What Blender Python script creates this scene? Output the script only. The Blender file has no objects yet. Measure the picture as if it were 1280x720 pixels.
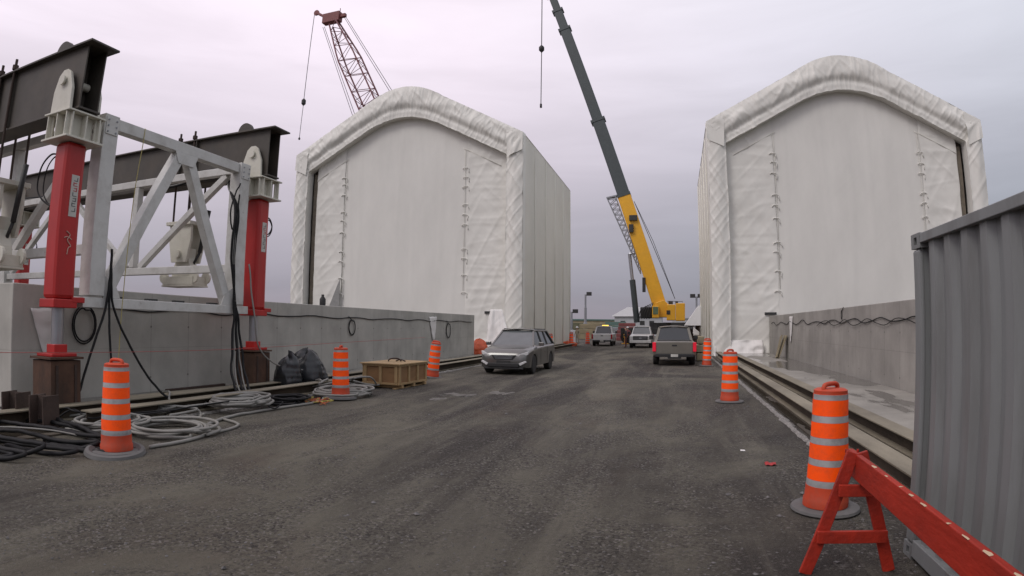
import bpy, bmesh, math, random
from mathutils import Vector, Matrix, noise
R = math.radians
PI = math.pi
rnd = random.Random(7)
scene = bpy.context.scene
C = bpy.context.scene.collection

# ------------------------------------------------------------------ camera, sky, sun, exposure
cd = bpy.data.cameras.new('camera')
cam = bpy.data.objects.new('camera', cd); C.objects.link(cam)
yaw, pit, roll = 0.2742898, 0.0633412, 0.00961625
def cam_axis(x, y, f):
    r = x*math.cos(roll) - y*math.sin(roll); u = x*math.sin(roll) + y*math.cos(roll)
    z = u*math.cos(pit) + f*math.sin(pit); f2 = f*math.cos(pit) - u*math.sin(pit)
    return Vector((r*math.cos(yaw) - f2*math.sin(yaw), f2*math.cos(yaw) + r*math.sin(yaw), z))
ax, ay, az = cam_axis(1, 0, 0), cam_axis(0, 1, 0), cam_axis(0, 0, -1)
mw = Matrix(((ax.x, ay.x, az.x, 0), (ax.y, ay.y, az.y, 0), (ax.z, ay.z, az.z, 1.87), (0, 0, 0, 1)))
cam.matrix_world = mw
cd.clip_start = 0.05; cd.clip_end = 3000
# wide action-camera lens: angle grows almost linearly with the distance from the picture's centre
cd.sensor_width = 36.0; cd.sensor_fit = 'HORIZONTAL'
cd.type = 'PANO'
cd.panorama_type = 'FISHEYE_LENS_POLYNOMIAL' if hasattr(cd, 'panorama_type') else None
q = 1280/36.0
for tgt in (cd,):
    tgt.fisheye_fov = R(170)
    tgt.fisheye_polynomial_k0 = 0.0
    tgt.fisheye_polynomial_k1 = -q/739.72
    tgt.fisheye_polynomial_k2 = 0.0
    tgt.fisheye_polynomial_k3 = 0.051815/739.72/640**2*q**3
    tgt.fisheye_polynomial_k4 = 0.0
scene.camera = cam

vs = scene.view_settings
vs.view_transform = 'Standard'; vs.look = 'None'; vs.gamma = 1; vs.exposure = 0.08; vs.use_curve_mapping = False

SUN_EL, SUN_AZ = R(46), R(216)         # azimuth clockwise from +Y
world = bpy.data.worlds.new("World"); scene.world = world; world.use_nodes = True
nt = world.node_tree; N = nt.nodes; L = nt.links
for n in list(N): N.remove(n)
out = N.new('ShaderNodeOutputWorld'); bg = N.new('ShaderNodeBackground'); bg.inputs[1].default_value = 0.1
sky = N.new('ShaderNodeTexSky'); sky.sky_type = 'NISHITA'; sky.sun_disc = False
sky.sun_elevation = SUN_EL; sky.sun_rotation = SUN_AZ; sky.dust_density = 3.0
tc = N.new('ShaderNodeTexCoord'); sep = N.new('ShaderNodeSeparateXYZ'); L.new(tc.outputs['Generated'], sep.inputs[0])
def wmath(op, a, b=None, clamp=False):
    m = N.new('ShaderNodeMath'); m.operation = op; m.use_clamp = clamp
    for i, v in enumerate((a, b)):
        if v is None: continue
        if isinstance(v, (int, float)): m.inputs[i].default_value = v
        else: L.new(v, m.inputs[i])
    return m.outputs[0]
cr = N.new('ShaderNodeValToRGB')          # the cloud deck: dull blue-grey low down, bright and faintly pink overhead
L.new(wmath('MULTIPLY', sep.outputs[2], 1.0, True), cr.inputs[0])
els = cr.color_ramp.elements
els[0].position = 0.0; els[0].color = (.315, .285, .325, 1)
els[1].position = 1.0; els[1].color = (.99, .91, .99, 1)
for p, c in ((.06, (.30, .29, .335)), (.14, (.41, .39, .44)), (.26, (.60, .555, .62)), (.42, (.84, .775, .855)), (.6, (.95, .88, .955))):
    e = els.new(p); e.color = (*c, 1)
mp = N.new('ShaderNodeMapping'); L.new(tc.outputs['Generated'], mp.inputs[0]); mp.inputs[3].default_value = (1.0, 1.0, 6.5)
n1 = N.new('ShaderNodeTexNoise'); L.new(mp.outputs[0], n1.inputs[0]); n1.inputs['Scale'].default_value = 1.7; n1.inputs['Detail'].default_value = 7; n1.inputs['Roughness'].default_value = .55; n1.inputs['Distortion'].default_value = .5
side = wmath('ADD', wmath('MULTIPLY', sep.outputs[0], -.22), .94)   # the deck is thinner (brighter) to the left
amp = wmath('ADD', wmath('MULTIPLY', wmath('SUBTRACT', n1.outputs['Fac'], .5), .45), 1.0)
fac = wmath('MULTIPLY', wmath('MULTIPLY', amp, side), 10.2)
vm = N.new('ShaderNodeVectorMath'); vm.operation = 'SCALE'; L.new(cr.outputs[0], vm.inputs[0]); L.new(fac, vm.inputs['Scale'])
tint = N.new('ShaderNodeMix'); tint.data_type = 'RGBA'; L.new(wmath('ADD', wmath('MULTIPLY', sep.outputs[0], 1.1), .35, True), tint.inputs[0])
tint.inputs[6].default_value = (1.02, .99, 1.0, 1); tint.inputs[7].default_value = (.93, 1.03, 1.04, 1)
vm2 = N.new('ShaderNodeVectorMath'); vm2.operation = 'MULTIPLY'; L.new(vm.outputs[0], vm2.inputs[0]); L.new(tint.outputs[2], vm2.inputs[1]); vm = vm2
mix = N.new('ShaderNodeMix'); mix.data_type = 'RGBA'; mix.inputs[0].default_value = .94
L.new(sky.outputs[0], mix.inputs[6]); L.new(vm.outputs[0], mix.inputs[7])
L.new(mix.outputs[2], bg.inputs[0]); L.new(bg.outputs[0], out.inputs[0])

sd = bpy.data.lights.new('sun', 'SUN'); sd.energy = 0.9; sd.angle = R(22); sd.color = (1, .965, .92)
sun = bpy.data.objects.new('sun', sd); C.objects.link(sun)
sdir = Vector((math.sin(SUN_AZ)*math.cos(SUN_EL), math.cos(SUN_AZ)*math.cos(SUN_EL), math.sin(SUN_EL)))
sun.rotation_euler = sdir.to_track_quat('Z', 'Y').to_euler()

# ------------------------------------------------------------------ materials
def mat(name, col, rough=.6, metal=0.0, var=.12, vscale=3.0, bump=0.0, bscale=40.0, spec=.5, dirt=0.0, dirtcol=(.10, .09, .08), dscale=1.2,
        stretch=(1, 1, 1), coat=0.0, emit=None, estr=0.0, rust=0.0, rscale=4.0):
    m = bpy.data.materials.new(name); m.use_nodes = True
    t = m.node_tree; b = t.nodes['Principled BSDF']
    b.inputs['Roughness'].default_value = rough; b.inputs['Metallic'].default_value = metal
    b.inputs['Specular IOR Level'].default_value = spec
    if coat: b.inputs['Coat Weight'].default_value = coat; b.inputs['Coat Roughness'].default_value = .08
    tcn = t.nodes.new('ShaderNodeTexCoord'); mpn = t.nodes.new('ShaderNodeMapping'); mpn.inputs[3].default_value = stretch
    oi = t.nodes.new('ShaderNodeObjectInfo'); of = t.nodes.new('ShaderNodeVectorMath'); of.operation = 'SCALE'; of.inputs[0].default_value = (37, 19, 23); t.links.new(oi.outputs['Random'], of.inputs['Scale'])
    av = t.nodes.new('ShaderNodeVectorMath'); av.operation = 'ADD'; t.links.new(tcn.outputs['Object'], av.inputs[0]); t.links.new(of.outputs[0], av.inputs[1]); t.links.new(av.outputs[0], mpn.inputs[0])
    nz = t.nodes.new('ShaderNodeTexNoise'); nz.inputs['Scale'].default_value = vscale; nz.inputs['Detail'].default_value = 6; nz.inputs['Roughness'].default_value = .6
    t.links.new(mpn.outputs[0], nz.inputs[0])
    mr = t.nodes.new('ShaderNodeMapRange'); t.links.new(nz.outputs['Fac'], mr.inputs[0])
    mr.inputs[1].default_value = .3; mr.inputs[2].default_value = .7; mr.inputs[3].default_value = 1-var; mr.inputs[4].default_value = 1+var
    sc = t.nodes.new('ShaderNodeVectorMath'); sc.operation = 'SCALE'; sc.inputs[0].default_value = col; t.links.new(mr.outputs[0], sc.inputs['Scale'])
    last = sc.outputs[0]
    if dirt > 0:
        n2 = t.nodes.new('ShaderNodeTexNoise'); n2.inputs['Scale'].default_value = dscale; n2.inputs['Detail'].default_value = 9; n2.inputs['Roughness'].default_value = .68
        t.links.new(mpn.outputs[0], n2.inputs[0])
        m2 = t.nodes.new('ShaderNodeMapRange'); t.links.new(n2.outputs['Fac'], m2.inputs[0]); m2.inputs[1].default_value = .46; m2.inputs[2].default_value = .72; m2.inputs[3].default_value = 0; m2.inputs[4].default_value = dirt
        mx = t.nodes.new('ShaderNodeMix'); mx.data_type = 'RGBA'; t.links.new(m2.outputs[0], mx.inputs[0]); t.links.new(last, mx.inputs[6]); mx.inputs[7].default_value = (*dirtcol, 1)
        last = mx.outputs[2]
    if rust > 0:
        n4 = t.nodes.new('ShaderNodeTexNoise'); n4.inputs['Scale'].default_value = rscale; n4.inputs['Detail'].default_value = 10; n4.inputs['Roughness'].default_value = .75
        t.links.new(mpn.outputs[0], n4.inputs[0])
        m4 = t.nodes.new('ShaderNodeMapRange'); t.links.new(n4.outputs['Fac'], m4.inputs[0]); m4.inputs[1].default_value = .64; m4.inputs[2].default_value = .70; m4.inputs[3].default_value = 0; m4.inputs[4].default_value = rust
        mx = t.nodes.new('ShaderNodeMix'); mx.data_type = 'RGBA'; t.links.new(m4.outputs[0], mx.inputs[0]); t.links.new(last, mx.inputs[6]); mx.inputs[7].default_value = (.10, .045, .022, 1)
        last = mx.outputs[2]
    t.links.new(last, b.inputs['Base Color'])
    if bump:
        n3 = t.nodes.new('ShaderNodeTexNoise'); n3.inputs['Scale'].default_value = bscale; n3.inputs['Detail'].default_value = 5
        t.links.new(mpn.outputs[0], n3.inputs[0])
        bp = t.nodes.new('ShaderNodeBump'); bp.inputs['Strength'].default_value = bump; bp.inputs['Distance'].default_value = .02
        t.links.new(n3.outputs['Fac'], bp.inputs['Height']); t.links.new(bp.outputs[0], b.inputs['Normal'])
    if emit: b.inputs['Emission Color'].default_value = (*emit, 1); b.inputs['Emission Strength'].default_value = estr
    return m

def gravel_material():
    m = bpy.data.materials.new('gravel_ground'); m.use_nodes = True; t = m.node_tree; n = t.nodes; l = t.links; b = n['Principled BSDF']
    tcn = n.new('ShaderNodeTexCoord')
    def nz(scale, det, rough=.6, st=(1, 1, 1), dist=0.0):
        mpn = n.new('ShaderNodeMapping'); mpn.inputs[3].default_value = st; l.new(tcn.outputs['Object'], mpn.inputs[0])
        x = n.new('ShaderNodeTexNoise'); x.inputs['Scale'].default_value = scale; x.inputs['Detail'].default_value = det; x.inputs['Roughness'].default_value = rough; x.inputs['Distortion'].default_value = dist
        l.new(mpn.outputs[0], x.inputs[0]); return x.outputs['Fac']
    def rng(v, a, b_, c=0.0, d=1.0):
        x = n.new('ShaderNodeMapRange'); l.new(v, x.inputs[0]); x.inputs[1].default_value = a; x.inputs[2].default_value = b_; x.inputs[3].default_value = c; x.inputs[4].default_value = d; return x.outputs[0]
    def mixc(f, a, c):
        x = n.new('ShaderNodeMix'); x.data_type = 'RGBA'; l.new(f, x.inputs[0])
        for i, v in ((6, a), (7, c)):
            if isinstance(v, tuple): x.inputs[i].default_value = (*v, 1)
            else: l.new(v, x.inputs[i])
        return x.outputs[2]
    def mul(a, c):
        x = n.new('ShaderNodeMath'); x.operation = 'MULTIPLY'
        for i, v in ((0, a), (1, c)):
            if isinstance(v, (int, float)): x.inputs[i].default_value = v
            else: l.new(v, x.inputs[i])
        return x.outputs[0]
    patch = rng(nz(.24, 7, .62, (1, .45, 1), 1.0), .43, .58)
    tracks = rng(nz(.9, 6, .68, (1.0, .085, 1), .5), .47, .64)
    fine = rng(nz(9, 8, .75), .35, .65)
    grit = rng(nz(70, 4, .8), .3, .7)
    c = mixc(patch, (.053, .047, .040), (.178, .165, .126))
    c = mixc(mul(tracks, .75), c, (.245, .228, .178))
    brown = rng(nz(.45, 5, .6, (1, .6, 1), .6), .55, .70, 0, .5)
    c = mixc(brown, c, (.105, .070, .048))
    # stones as cells, some pale, some dark, mostly where the gravel is loose
    v = n.new('ShaderNodeTexVoronoi'); v.inputs['Scale'].default_value = 42; l.new(tcn.outputs['Object'], v.inputs['Vector'])
    sepc = n.new('ShaderNodeSeparateColor'); l.new(v.outputs['Color'], sepc.inputs[0])
    loose = rng(nz(.7, 6, .7, (1, .6, 1), .8), .42, .58, .15, 1.0)
    c = mixc(mul(mul(fine, loose), .5), c, (.042, .037, .035))
    c = mixc(mul(mul(rng(sepc.outputs[0], .74, 1.0), loose), .9), c, (.30, .28, .26))
    c = mixc(mul(mul(rng(sepc.outputs[1], .5, .9), loose), .8), c, (.024, .021, .021))
    c = mixc(mul(rng(nz(160, 3, .85), .44, .58), .5), c, (.030, .026, .025))
    c = mixc(mul(rng(nz(95, 3, .85), .50, .66), .45), c, (.21, .19, .165))
    l.new(c, b.inputs['Base Color']); b.inputs['Roughness'].default_value = .9; b.inputs['Specular IOR Level'].default_value = .25
    inv = rng(v.outputs['Distance'], 0, .6, 1, 0)
    h = n.new('ShaderNodeMath'); h.operation = 'ADD'; l.new(mul(mul(inv, loose), .7), h.inputs[0]); l.new(mul(fine, .9), h.inputs[1])
    h2 = n.new('ShaderNodeMath'); h2.operation = 'ADD'; l.new(h.outputs[0], h2.inputs[0]); l.new(mul(grit, .3), h2.inputs[1])
    bp = n.new('ShaderNodeBump'); bp.inputs['Strength'].default_value = .9; bp.inputs['Distance'].default_value = .03
    l.new(h2.outputs[0], bp.inputs['Height']); l.new(bp.outputs[0], b.inputs['Normal'])
    return m

def concrete_material(name, base, joint=True, wet=False, dark=(.16, .15, .14)):
    m = bpy.data.materials.new(name); m.use_nodes = True; t = m.node_tree; n = t.nodes; l = t.links; b = n['Principled BSDF']
    tcn = n.new('ShaderNodeTexCoord')
    def nz(scale, det, rough=.6, st=(1, 1, 1)):
        mpn = n.new('ShaderNodeMapping'); mpn.inputs[3].default_value = st; l.new(tcn.outputs['Object'], mpn.inputs[0])
        x = n.new('ShaderNodeTexNoise'); x.inputs['Scale'].default_value = scale; x.inputs['Detail'].default_value = det; x.inputs['Roughness'].default_value = rough
        l.new(mpn.outputs[0], x.inputs[0]); return x.outputs['Fac']
    def rng(v, a, b_, c=0.0, d=1.0):
        x = n.new('ShaderNodeMapRange'); l.new(v, x.inputs[0]); x.inputs[1].default_value = a; x.inputs[2].default_value = b_; x.inputs[3].default_value = c; x.inputs[4].default_value = d; return x.outputs[0]
    def mth(op, a, c=0.0):
        x = n.new('ShaderNodeMath'); x.operation = op
        for i, v in ((0, a), (1, c)):
            if isinstance(v, (int, float)): x.inputs[i].default_value = v
            else: l.new(v, x.inputs[i])
        return x.outputs[0]
    def mixc(f, a, c):
        x = n.new('ShaderNodeMix'); x.data_type = 'RGBA'; l.new(f, x.inputs[0])
        for i, v in ((6, a), (7, c)):
            if isinstance(v, tuple): x.inputs[i].default_value = (*v, 1)
            else: l.new(v, x.inputs[i])
        return x.outputs[2]
    blot = rng(nz(.7, 7, .62, (1, 1, 1)), .35, .65)
    lo = tuple(x*.80 for x in base); hi = tuple(x*1.12 for x in base)
    c = mixc(blot, lo, hi)
    streak = rng(nz(2.2, 6, .6, (1, 1, .12)), .5, .72, 0, .35)
    c = mixc(streak, c, tuple(x*.68 for x in base))
    c = mixc(rng(nz(40, 3, .8), .55, .75, 0, .3), c, tuple(x*.6 for x in base))
    hgt = None
    if joint:
        sp = n.new('ShaderNodeSeparateXYZ'); l.new(tcn.outputs['Object'], sp.inputs[0])
        fy = mth('FRACT', mth('DIVIDE', sp.outputs[1], 1.22)); jy = mth('MAXIMUM', mth('LESS_THAN', fy, .012), mth('GREATER_THAN', fy, .994))
        jz = mth('LESS_THAN', mth('ABSOLUTE', mth('SUBTRACT', sp.outputs[2], 1.18)), .008)
        j = mth('MAXIMUM', jy, mth('MULTIPLY', jz, .7))
        # tie holes on a lattice
        gy = mth('SUBTRACT', mth('FRACT', mth('ADD', mth('DIVIDE', sp.outputs[1], 1.22), .5)), .5)
        gz = mth('SUBTRACT', mth('FRACT', mth('ADD', mth('DIVIDE', sp.outputs[2], 1.18), 0.08)), .5)
        dd = mth('ADD', mth('MULTIPLY', mth('MULTIPLY', gy, gy), 1.5), mth('MULTIPLY', mth('MULTIPLY', gz, gz), 1.4))
        hole = mth('LESS_THAN', dd, .00075)
        c = mixc(mth('MULTIPLY', j, .45), c, tuple(x*.45 for x in base))
        c = mixc(mth('MULTIPLY', hole, .75), c, tuple(x*.25 for x in base))
        fid = mth('FLOOR', mth('DIVIDE', sp.outputs[1], 1.22))
        wn = n.new('ShaderNodeTexWhiteNoise'); wn.noise_dimensions = '1D'; l.new(fid, wn.inputs['W'])
        c = mixc(mth('MULTIPLY', wn.outputs['Value'], .22), c, tuple(x*.74 for x in base))
        hgt = mth('SUBTRACT', 0.0, mth('MAXIMUM', j, hole))
    rough = .85
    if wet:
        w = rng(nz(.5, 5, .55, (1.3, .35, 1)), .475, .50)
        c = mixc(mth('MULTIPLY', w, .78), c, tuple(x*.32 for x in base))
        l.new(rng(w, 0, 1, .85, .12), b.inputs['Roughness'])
    else: b.inputs['Roughness'].default_value = rough
    l.new(c, b.inputs['Base Color']); b.inputs['Specular IOR Level'].default_value = .3
    bp = n.new('ShaderNodeBump'); bp.inputs['Strength'].default_value = .35 if not wet else .1; bp.inputs['Distance'].default_value = .01
    hh = nz(25, 6, .7)
    if hgt is not None: hh = mth('ADD', hh, mth('MULTIPLY', hgt, 1.5))
    l.new(hh, bp.inputs['Height']); l.new(bp.outputs[0], b.inputs['Normal'])
    return m

def fabric_material(name, col, wr=.5, axis=(1, 1, 1)):
    m = bpy.data.materials.new(name); m.use_nodes = True; t = m.node_tree; n = t.nodes; l = t.links; b = n['Principled BSDF']
    tcn = n.new('ShaderNodeTexCoord')
    def nz(scale, det, rough, st, dist=0.0, ty='FBM'):
        mpn = n.new('ShaderNodeMapping'); mpn.inputs[3].default_value = st; l.new(tcn.outputs['Object'], mpn.inputs[0])
        x = n.new('ShaderNodeTexNoise'); x.noise_type = ty; x.inputs['Scale'].default_value = scale; x.inputs['Detail'].default_value = det; x.inputs['Roughness'].default_value = rough; x.inputs['Distortion'].default_value = dist
        l.new(mpn.outputs[0], x.inputs[0]); return x.outputs['Fac']
    mr = n.new('ShaderNodeMapRange'); l.new(nz(.5, 8, .65, (1, 1, .35)), mr.inputs[0]); mr.inputs[1].default_value = .3; mr.inputs[2].default_value = .7; mr.inputs[3].default_value = .91; mr.inputs[4].default_value = 1.03
    sc = n.new('ShaderNodeVectorMath'); sc.operation = 'SCALE'; sc.inputs[0].default_value = col; l.new(mr.outputs[0], sc.inputs['Scale'])
    l.new(sc.outputs[0], b.inputs['Base Color'])
    b.inputs['Roughness'].default_value = .48; b.inputs['Specular IOR Level'].default_value = .35
    def ridge(v, k):
        x = n.new('ShaderNodeMath'); x.operation = 'SUBTRACT'; l.new(v, x.inputs[0]); x.inputs[1].default_value = .5
        y = n.new('ShaderNodeMath'); y.operation = 'ABSOLUTE'; l.new(x.outputs[0], y.inputs[0])
        z = n.new('ShaderNodeMapRange'); l.new(y.outputs[0], z.inputs[0]); z.inputs[1].default_value = 0; z.inputs[2].default_value = .09; z.inputs[3].default_value = k; z.inputs[4].default_value = 0; z.interpolation_type = 'SMOOTHSTEP'; return z.outputs[0]
    def rot(v3, st, scale, det, dist):
        mpn = n.new('ShaderNodeMapping'); mpn.inputs[2].default_value = v3; mpn.inputs[3].default_value = st
        mp0 = n.new('ShaderNodeMapping'); mp0.inputs[2].default_value = v3; l.new(tcn.outputs['Object'], mp0.inputs[0]); mpn.inputs[2].default_value = (0, 0, 0); l.new(mp0.outputs[0], mpn.inputs[0])
        x = n.new('ShaderNodeTexNoise'); x.inputs['Scale'].default_value = scale; x.inputs['Detail'].default_value = det; x.inputs['Roughness'].default_value = .45; x.inputs['Distortion'].default_value = dist
        l.new(mpn.outputs[0], x.inputs[0]); return x.outputs['Fac']
    a0 = n.new('ShaderNodeMath'); a0.operation = 'ADD'
    l.new(ridge(rot((0, .65, 0), (1.2, 1, .12), .8, 2, .35), .55), a0.inputs[0]); l.new(ridge(rot((0, -.8, 0), (1.3, 1, .14), .6, 2, .35), .45), a0.inputs[1])
    a = a0.outputs[0]; c = nz(.55, 3, .4, (axis[2], 1, axis[0]*.4), 1.3)
    ad = n.new('ShaderNodeMath'); ad.operation = 'ADD'; l.new(a, ad.inputs[0]); l.new(c, ad.inputs[1])
    bp = n.new('ShaderNodeBump'); bp.inputs['Strength'].default_value = wr; bp.inputs['Distance'].default_value = .09
    l.new(ad.outputs[0], bp.inputs['Height']); l.new(bp.outputs[0], b.inputs['Normal'])
    return m

M_GROUND = gravel_material()
M_WALL = concrete_material('wall_concrete', (.44, .425, .385))
M_WALLR = concrete_material('light_wall_concrete', (.33, .315, .285))  # same concrete, base darkened to balance how light falls on this wall
M_PAD = concrete_material('pad_concrete', (.27, .257, .228), joint=False, wet=True)
M_SLAB = concrete_material('slab_concrete', (.085, .072, .055), joint=False, wet=True)  # base kept dark for the shade beside the rail flanges; wet patches are real
M_KERB = mat('crushed_kerb', (.20, .19, .175), .9, var=.45, vscale=14, bump=.8, bscale=30)
M_FAB = fabric_material('white_sheeting', (.735, .722, .675), .03)
M_FABTRIM = fabric_material('white_draped_sheeting', (.755, .742, .69), .08, (.7, 1, 1.3))
M_FABSIDE = fabric_material('white_side_sheeting', (.70, .685, .61), .06, (1, 1, .35))
M_OPENING = mat('grey_sheet_underside', (.26, .26, .25), .6)  # grey standing in for shade in the hall's front opening
M_SHEET = fabric_material('loose_white_sheet', (.74, .72, .69), .35, (3, 3, 3))
M_WHITESTEEL = mat('white_painted_steel', (.58, .575, .55), .42, var=.06, bump=.05, bscale=12, dirt=.5, dirtcol=(.30, .28, .24), dscale=2.4, rust=.7, rscale=5)
M_CREAM = mat('cream_painted_steel', (.62, .60, .52), .45, var=.07, dirt=.4, dirtcol=(.28, .26, .2), dscale=3)
M_DARKSTEEL = mat('dark_painted_girder', (.060, .052, .043), .6, metal=.0, var=.25, vscale=1.6, dirt=.4, dirtcol=(.10, .075, .05))
M_RED = mat('red_painted_steel', (.42, .018, .016), .38, var=.12, dirt=.25, dirtcol=(.22, .02, .018), dscale=2.5, stretch=(1, 1, .3))
M_LABEL = mat('label_plate', (.5, .49, .45), .5)
M_PRINT = mat('label_print', (.42, .04, .05), .5)
M_PRINTD = mat('label_print_grey', (.09, .1, .1), .5)
M_CHROME = mat('steel_rod', (.42, .42, .44), .3, metal=.8, var=.1)
M_RUST = mat('rusty_steel', (.080, .040, .024), .85, var=.4, vscale=3, bump=.3, bscale=25, dirt=.75, dirtcol=(.035, .024, .018), dscale=2.5, stretch=(1, 1, .7))
M_RUSTDK = mat('dark_rusty_steel', (.05, .032, .025), .85, var=.3, bump=.3, bscale=25)
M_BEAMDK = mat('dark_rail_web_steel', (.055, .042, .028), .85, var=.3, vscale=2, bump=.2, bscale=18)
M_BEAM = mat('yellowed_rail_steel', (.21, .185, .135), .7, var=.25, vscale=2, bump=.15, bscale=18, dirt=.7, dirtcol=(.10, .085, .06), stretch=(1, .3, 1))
M_CABLEB = mat('black_rubber_hose', (.011, .011, .012), .65, var=.2, spec=.25, dirt=.3, dirtcol=(.04, .037, .033), dscale=6)
M_CABLEG = mat('grey_hose', (.24, .235, .215), .65, var=.2, dirt=.6, dirtcol=(.14, .13, .12), dscale=3)
M_CABLEY = mat('yellow_strap_webbing', (.42, .36, .14), .8)
M_STRING = mat('red_string_line', (.38, .10, .09), .8)
M_ORANGE = mat('fluorescent_orange_band', (1.0, .085, .0), .6, var=.05, spec=.2, dirt=.6, dirtcol=(.50, .07, .02), dscale=6)
M_ORANGED = mat('dull_orange_plastic', (.50, .06, .022), .6, spec=.3, var=.15, dirt=.6, dirtcol=(.26, .09, .06), dscale=5)
M_SILVER = mat('grey_reflective_band', (.30, .30, .30), .5, metal=.1, var=.15, dirt=.75, dirtcol=(.17, .16, .155), dscale=7)
M_TYRE = mat('tyre_rubber', (.022, .021, .021), .85, var=.2, dirt=.6, dirtcol=(.07, .065, .06), dscale=5)
M_BASEG = mat('dusty_rubber_base', (.12, .118, .115), .85, var=.2, bump=.3, bscale=20, dirt=.5, dirtcol=(.09, .085, .08))
M_BARRIER = mat('red_orange_barricade_paint', (.36, .026, .012), .6, spec=.3, var=.2, vscale=5, bump=.3, bscale=30, dirt=.7, dirtcol=(.20, .025, .018), dscale=6, stretch=(1, .3, 1))
M_CHIP = mat('bare_wood_chip', (.55, .42, .28), .8)
M_CONT = mat('grey_container_paint', (.19, .20, .198), .5, var=.12, rust=.8, rscale=3.5, vscale=1.4, dirt=.6, dirtcol=(.085, .08, .072), dscale=2.6, stretch=(1, 1, .14))
M_PLY = mat('plywood', (.24, .135, .06), .75, var=.16, vscale=2, dirt=.3, dirtcol=(.22, .12, .06), stretch=(1, 1, 4))
M_PINE = mat('pine_batten', (.36, .245, .12), .7, var=.16, vscale=4, dirt=.3, dirtcol=(.28, .18, .09))
M_BLACKPL = mat('black_plastic_sheeting', (.022, .024, .027), .32, var=.2, bump=.5, bscale=4)
M_OTARP = mat('orange_tarpaulin', (.60, .10, .03), .45, var=.2, bump=.5, bscale=5)
M_YELLOW = mat('crane_yellow_paint', (.78, .40, .02), .4, var=.08, dirt=.3, dirtcol=(.45, .25, .05), dscale=1.5)
M_BOOM = mat('dark_grey_boom_paint', (.055, .068, .07), .45, var=.1)
M_DARK = mat('black_machinery', (.03, .03, .03), .6, var=.3)
M_LATRED = mat('faded_red_lattice', (.20, .055, .055), .6, var=.15)
M_LATGREY = mat('weathered_lattice_steel', (.20, .075, .085), .6, var=.2)
M_WIRE = mat('wire_rope', (.10, .10, .105), .6)
M_GLASS = mat('dark_vehicle_glass', (.025, .03, .033), .08, spec=.8, var=.1)
M_GLASSF = mat('clouded_windscreen', (.10, .11, .112), .12, spec=.9, var=.1)  # grey base colour stands in for sky reflected in the windscreen
M_TRIM = mat('black_plastic_trim', (.022, .022, .023), .6, var=.1)
M_SUV = mat('grey_suv_paint', (.14, .138, .132), .28, metal=.55, var=.05, dirt=.5, dirtcol=(.11, .10, .088), dscale=1.5, coat=.5)
M_PICK = mat('beige_grey_pickup_paint', (.19, .178, .15), .4, metal=.35, var=.05, dirt=.5, dirtcol=(.12, .105, .085), coat=.3)
M_WPAINT = mat('white_vehicle_paint', (.62, .62, .61), .32, var=.04, dirt=.45, dirtcol=(.30, .28, .25), coat=.4)
M_LAMP = mat('headlamp_lens', (.6, .6, .6), .12, var=.05, spec=.8)
M_TAIL = mat('lit_tail_lamp', (.55, .012, .03), .2, emit=(1, .03, .07), estr=.22)
M_TAILOFF = mat('tail_lamp', (.35, .012, .02), .2)
M_AMBER = mat('lit_amber_beacon', (.9, .5, .05), .3, emit=(1, .6, .08), estr=1.6)
M_RIM = mat('alloy_rim', (.28, .28, .28), .4, metal=.6, dirt=.5)
M_SHED = mat('pale_shed_cladding', (.42, .43, .44), .6, var=.06)
M_SHEDROOF = mat('white_shed_roof', (.80, .80, .82), .5, var=.04)
M_FARGREEN = mat('far_green_cladding', (.10, .17, .15), .7)
M_FARTAN = mat('far_tan_material', (.26, .22, .14), .8, var=.25, vscale=1)
M_GALV = mat('galvanised_steel', (.30, .31, .33), .5, metal=.4)
M_FAROLIVE = mat('far_olive_scrub', (.12, .12, .075), .9, var=.35, vscale=1.5)
M_FRAME = mat('brown_grey_frame_steel', (.17, .145, .11), .7, var=.2)
M_STONE = mat('grey_stone_chips', (.13, .125, .122), .9, var=.65, vscale=9)
M_SKIN = mat('skin', (.45, .27, .19), .5)
M_JACKET = mat('dark_work_jacket', (.05, .045, .05), .8)
M_TROUS = mat('red_brown_trousers', (.13, .045, .04), .8)
M_TAN = mat('tan_overalls', (.36, .31, .22), .8)
M_HAT = mat('white_hard_hat', (.75, .75, .74), .35)

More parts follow.
